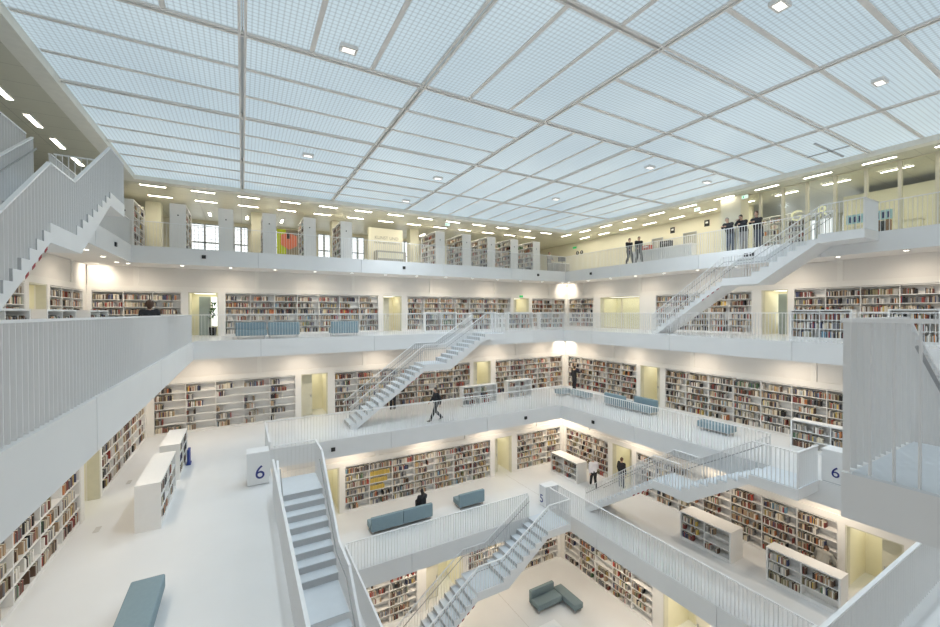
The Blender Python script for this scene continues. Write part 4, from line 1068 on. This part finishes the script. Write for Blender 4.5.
person('woman in black with long dark hair seated on the long sofa, seen from behind', (7.72, 18.49, z5 + .07), 0,
       dict(head=(0, .06, 1.18), neck=(0, 0, 1.03), chest=(0, -.02, .87), pelvis=(0, -.02, .52), shl=(-.17, 0, .96), shr=(.17, 0, .96), ell=(-.22, .08, .72), elr=(.24, .14, .80), wrl=(-.12, .30, .62), wrr=(.14, .22, 1.02), hipl=(-.09, .04, .53), hipr=(.09, .04, .53), knl=(-.11, .46, .54), knr=(.11, .46, .54), anl=(-.11, .48, .02), anr=(.11, .5, .02)), 'darkcloth', 'darkcloth', 'hair', hairlen=.22)
person('man in a white shirt and black trousers walking on gallery 5 by the low bookcase', (17.6, 16.65, z5), -.6, walk(.3, head=(0, .16, 1.6), neck=(0, .1, 1.45), chest=(0, .06, 1.29)), 'shirt', 'darkcloth', 'hairgrey')
person('man in a dark suit standing at the gallery 5 doorway', (19.0, 15.85, z5), R90, stand(), 'darkcloth', 'jeans', 'hairbrown')
person('reader in a grey sweatshirt bending down at the shelves behind the low bookcase', (18.42, 6.45, z5), R90,
       stand(head=(.0, .40, 1.30), neck=(0, .31, 1.27), chest=(0, .22, 1.17), pelvis=(0, -.05, .82), shl=(-.19, .24, 1.22), shr=(.19, .24, 1.22), ell=(-.27, .30, .95), elr=(.27, .30, .95), wrl=(-.14, .46, .82), wrr=(.16, .46, .82), hipl=(-.1, -.05, .78), hipr=(.1, -.05, .78), knl=(-.12, .12, .45), knr=(.12, .12, .45), anl=(-.12, -.06, .085), anr=(.12, -.06, .085), face=(0, .7, -.7)), 'sweat', 'darkcloth', 'hairbrown')
t = thing('laptop_bag', 'black bag lying on a grey stool beside the bending reader', 'bag', (18.5, 7.32, z5 + .75)); MB().box((-.2, -.3, 0), (.2, .3, .07)).build('body', M['black'], t, bevel=.02); MB().tube([(.2, -.1, .04), (.27, -.06, .04), (.27, .06, .04), (.2, .1, .04)], .012).build('strap', M['black'], t)
t = thing('step_stool', 'grey box stool under the black bag by the shelves', 'stool', (18.5, 7.32, z5)); MB().box((-.22, -.32, .04), (.22, .32, .70)).build('body', M['greycloth'], t, bevel=.015); MB().box((-.23, -.33, .70), (.23, .33, .748)).build('top', M['signgrey'], t, bevel=.01); MB().box((-.18, -.28, 0), (.18, .28, .04)).build('plinth', M['black'], t)

dg = bpy.context.evaluated_depsgraph_get()
for o in PENDING:
    me = bpy.data.meshes.new_from_object(o.evaluated_get(dg)); old = o.data
    o.modifiers.clear(); o.data = me; me.name = o.name
    for p in me.polygons: p.use_smooth = True

# ------------------------------------------------------------------ books
def spine_centre(b): return b[0] + b[1] * (b[3] / 2) + Vector((0, 0, b[4] / 2))
bpy.context.view_layer.update()
dg = bpy.context.evaluated_depsgraph_get()
cand = []
for i, b in enumerate(BOOKS):
    p = spine_centre(b); q = project(p)
    if q is None or not (4 < q[0] < 936 and 4 < q[1] < 623): continue
    vd = (CAM - p).normalized(); n = -b[2]
    s = b[3] * b[4] * max(0, vd.dot(n)) / q[2] ** 2
    if s > 0: cand.append((s, i))
cand.sort(reverse=True)
sel = []
for s, i in cand[:6000]:
    b = BOOKS[i]; p = spine_centre(b) - b[2] * .012; dr = p - CAM; L = dr.length
    hit, loc, *_ = SC.ray_cast(dg, CAM, dr / L, distance=L - .02)
    if not hit: sel.append(i)
    if len(sel) >= 300: break
selset = set(sel)
def book_geo(b):
    o, u, w, t, h, d, c = b[:7]; up_ = Vector((0, 0, h))
    q = [o, o + u * t, o + u * t + w * d, o + w * d]
    return [p for p in q] + [p + up_ for p in q]
FACES = [(0, 1, 5, 4), (1, 2, 6, 5), (3, 0, 4, 7), (4, 5, 6, 7), (2, 3, 7, 6), (0, 3, 2, 1)]
vs, fs, cols = [], [], []
for i, b in enumerate(BOOKS):
    if i in selset: continue
    n = len(vs); vs += [tuple(p) for p in book_geo(b)]
    for k, f in enumerate(FACES[:4]):
        fs.append(tuple(n + j for j in f)); c = b[6] if k != 3 else (.78, .74, .64)
        cols += [(*c, 1)] * 4
me = bpy.data.meshes.new('books'); me.from_pydata(vs, [], fs); me.materials.append(M['book'])
at = me.color_attributes.new('cover', 'FLOAT_COLOR', 'CORNER'); at.data.foreach_set('color', [x for c in cols for x in c])
bo = bpy.data.objects.new('books', me); COL.objects.link(bo)
tag(bo, 'many small books in mixed colours filling the shelves of every gallery', 'books', kind='stuff')
nbk = 0
rown = ['', 'top', 'second', 'third', 'fourth', 'fifth', 'bottom']
for i in sel:
    b = BOOKS[i]; o, u, w, t, h, d, c, cn, (short, row, rows, bay, bays), k = b
    mb = MB(); r3 = Matrix((u, w, Vector((0, 0, 1)))).transposed()
    mb.v = [tuple(p - o) for p in book_geo(b)]; mb.f = list(FACES); mb.mi = [0] * 6
    ob = mb.build('book', M['book'])
    ob.location = o
    at = ob.data.color_attributes.new('cover', 'FLOAT_COLOR', 'CORNER')
    cc = []
    for kf, f in enumerate(FACES): cc += list((*(c if kf != 3 else (.78, .74, .64)), 1)) * 4
    at.data.foreach_set('color', cc)
    rn = 'bottom' if row == rows else rown[row]
    tag(ob, '%s book, %s in bay %s, %s shelf, %s' % (cn, ORD[min(k, 40)], ['', 'one', 'two', 'three', 'four', 'five', 'six', 'seven', 'eight'][bay], rn, short), 'book', 'books on the shelves')
print('BOOKS', len(BOOKS), 'selected', len(sel), {BOOKS[i][8][0] for i in sel})

# ------------------------------------------------------------------ world and view
wd = bpy.data.worlds.new('sky'); SC.world = wd; wd.use_nodes = True
bg = wd.node_tree.nodes['Background']; bg.inputs['Color'].default_value = (1, .985, .96, 1); bg.inputs['Strength'].default_value = .48
SC.view_settings.view_transform = 'Standard'
SC.view_settings.look = 'None'
SC.view_settings.exposure = 0.0
SC.cycles.use_denoising = True
SC.cycles.max_bounces = 10; SC.cycles.diffuse_bounces = 6; SC.cycles.transparent_max_bounces = 8
SC.cycles.sample_clamp_indirect = 6
SC.cycles.caustics_reflective = False; SC.cycles.caustics_refractive = False

for o in SC.objects:
    if o.get('label') and not 4 <= len(o['label'].split()) <= 16: print('LABELLEN', o.name, o['label'])
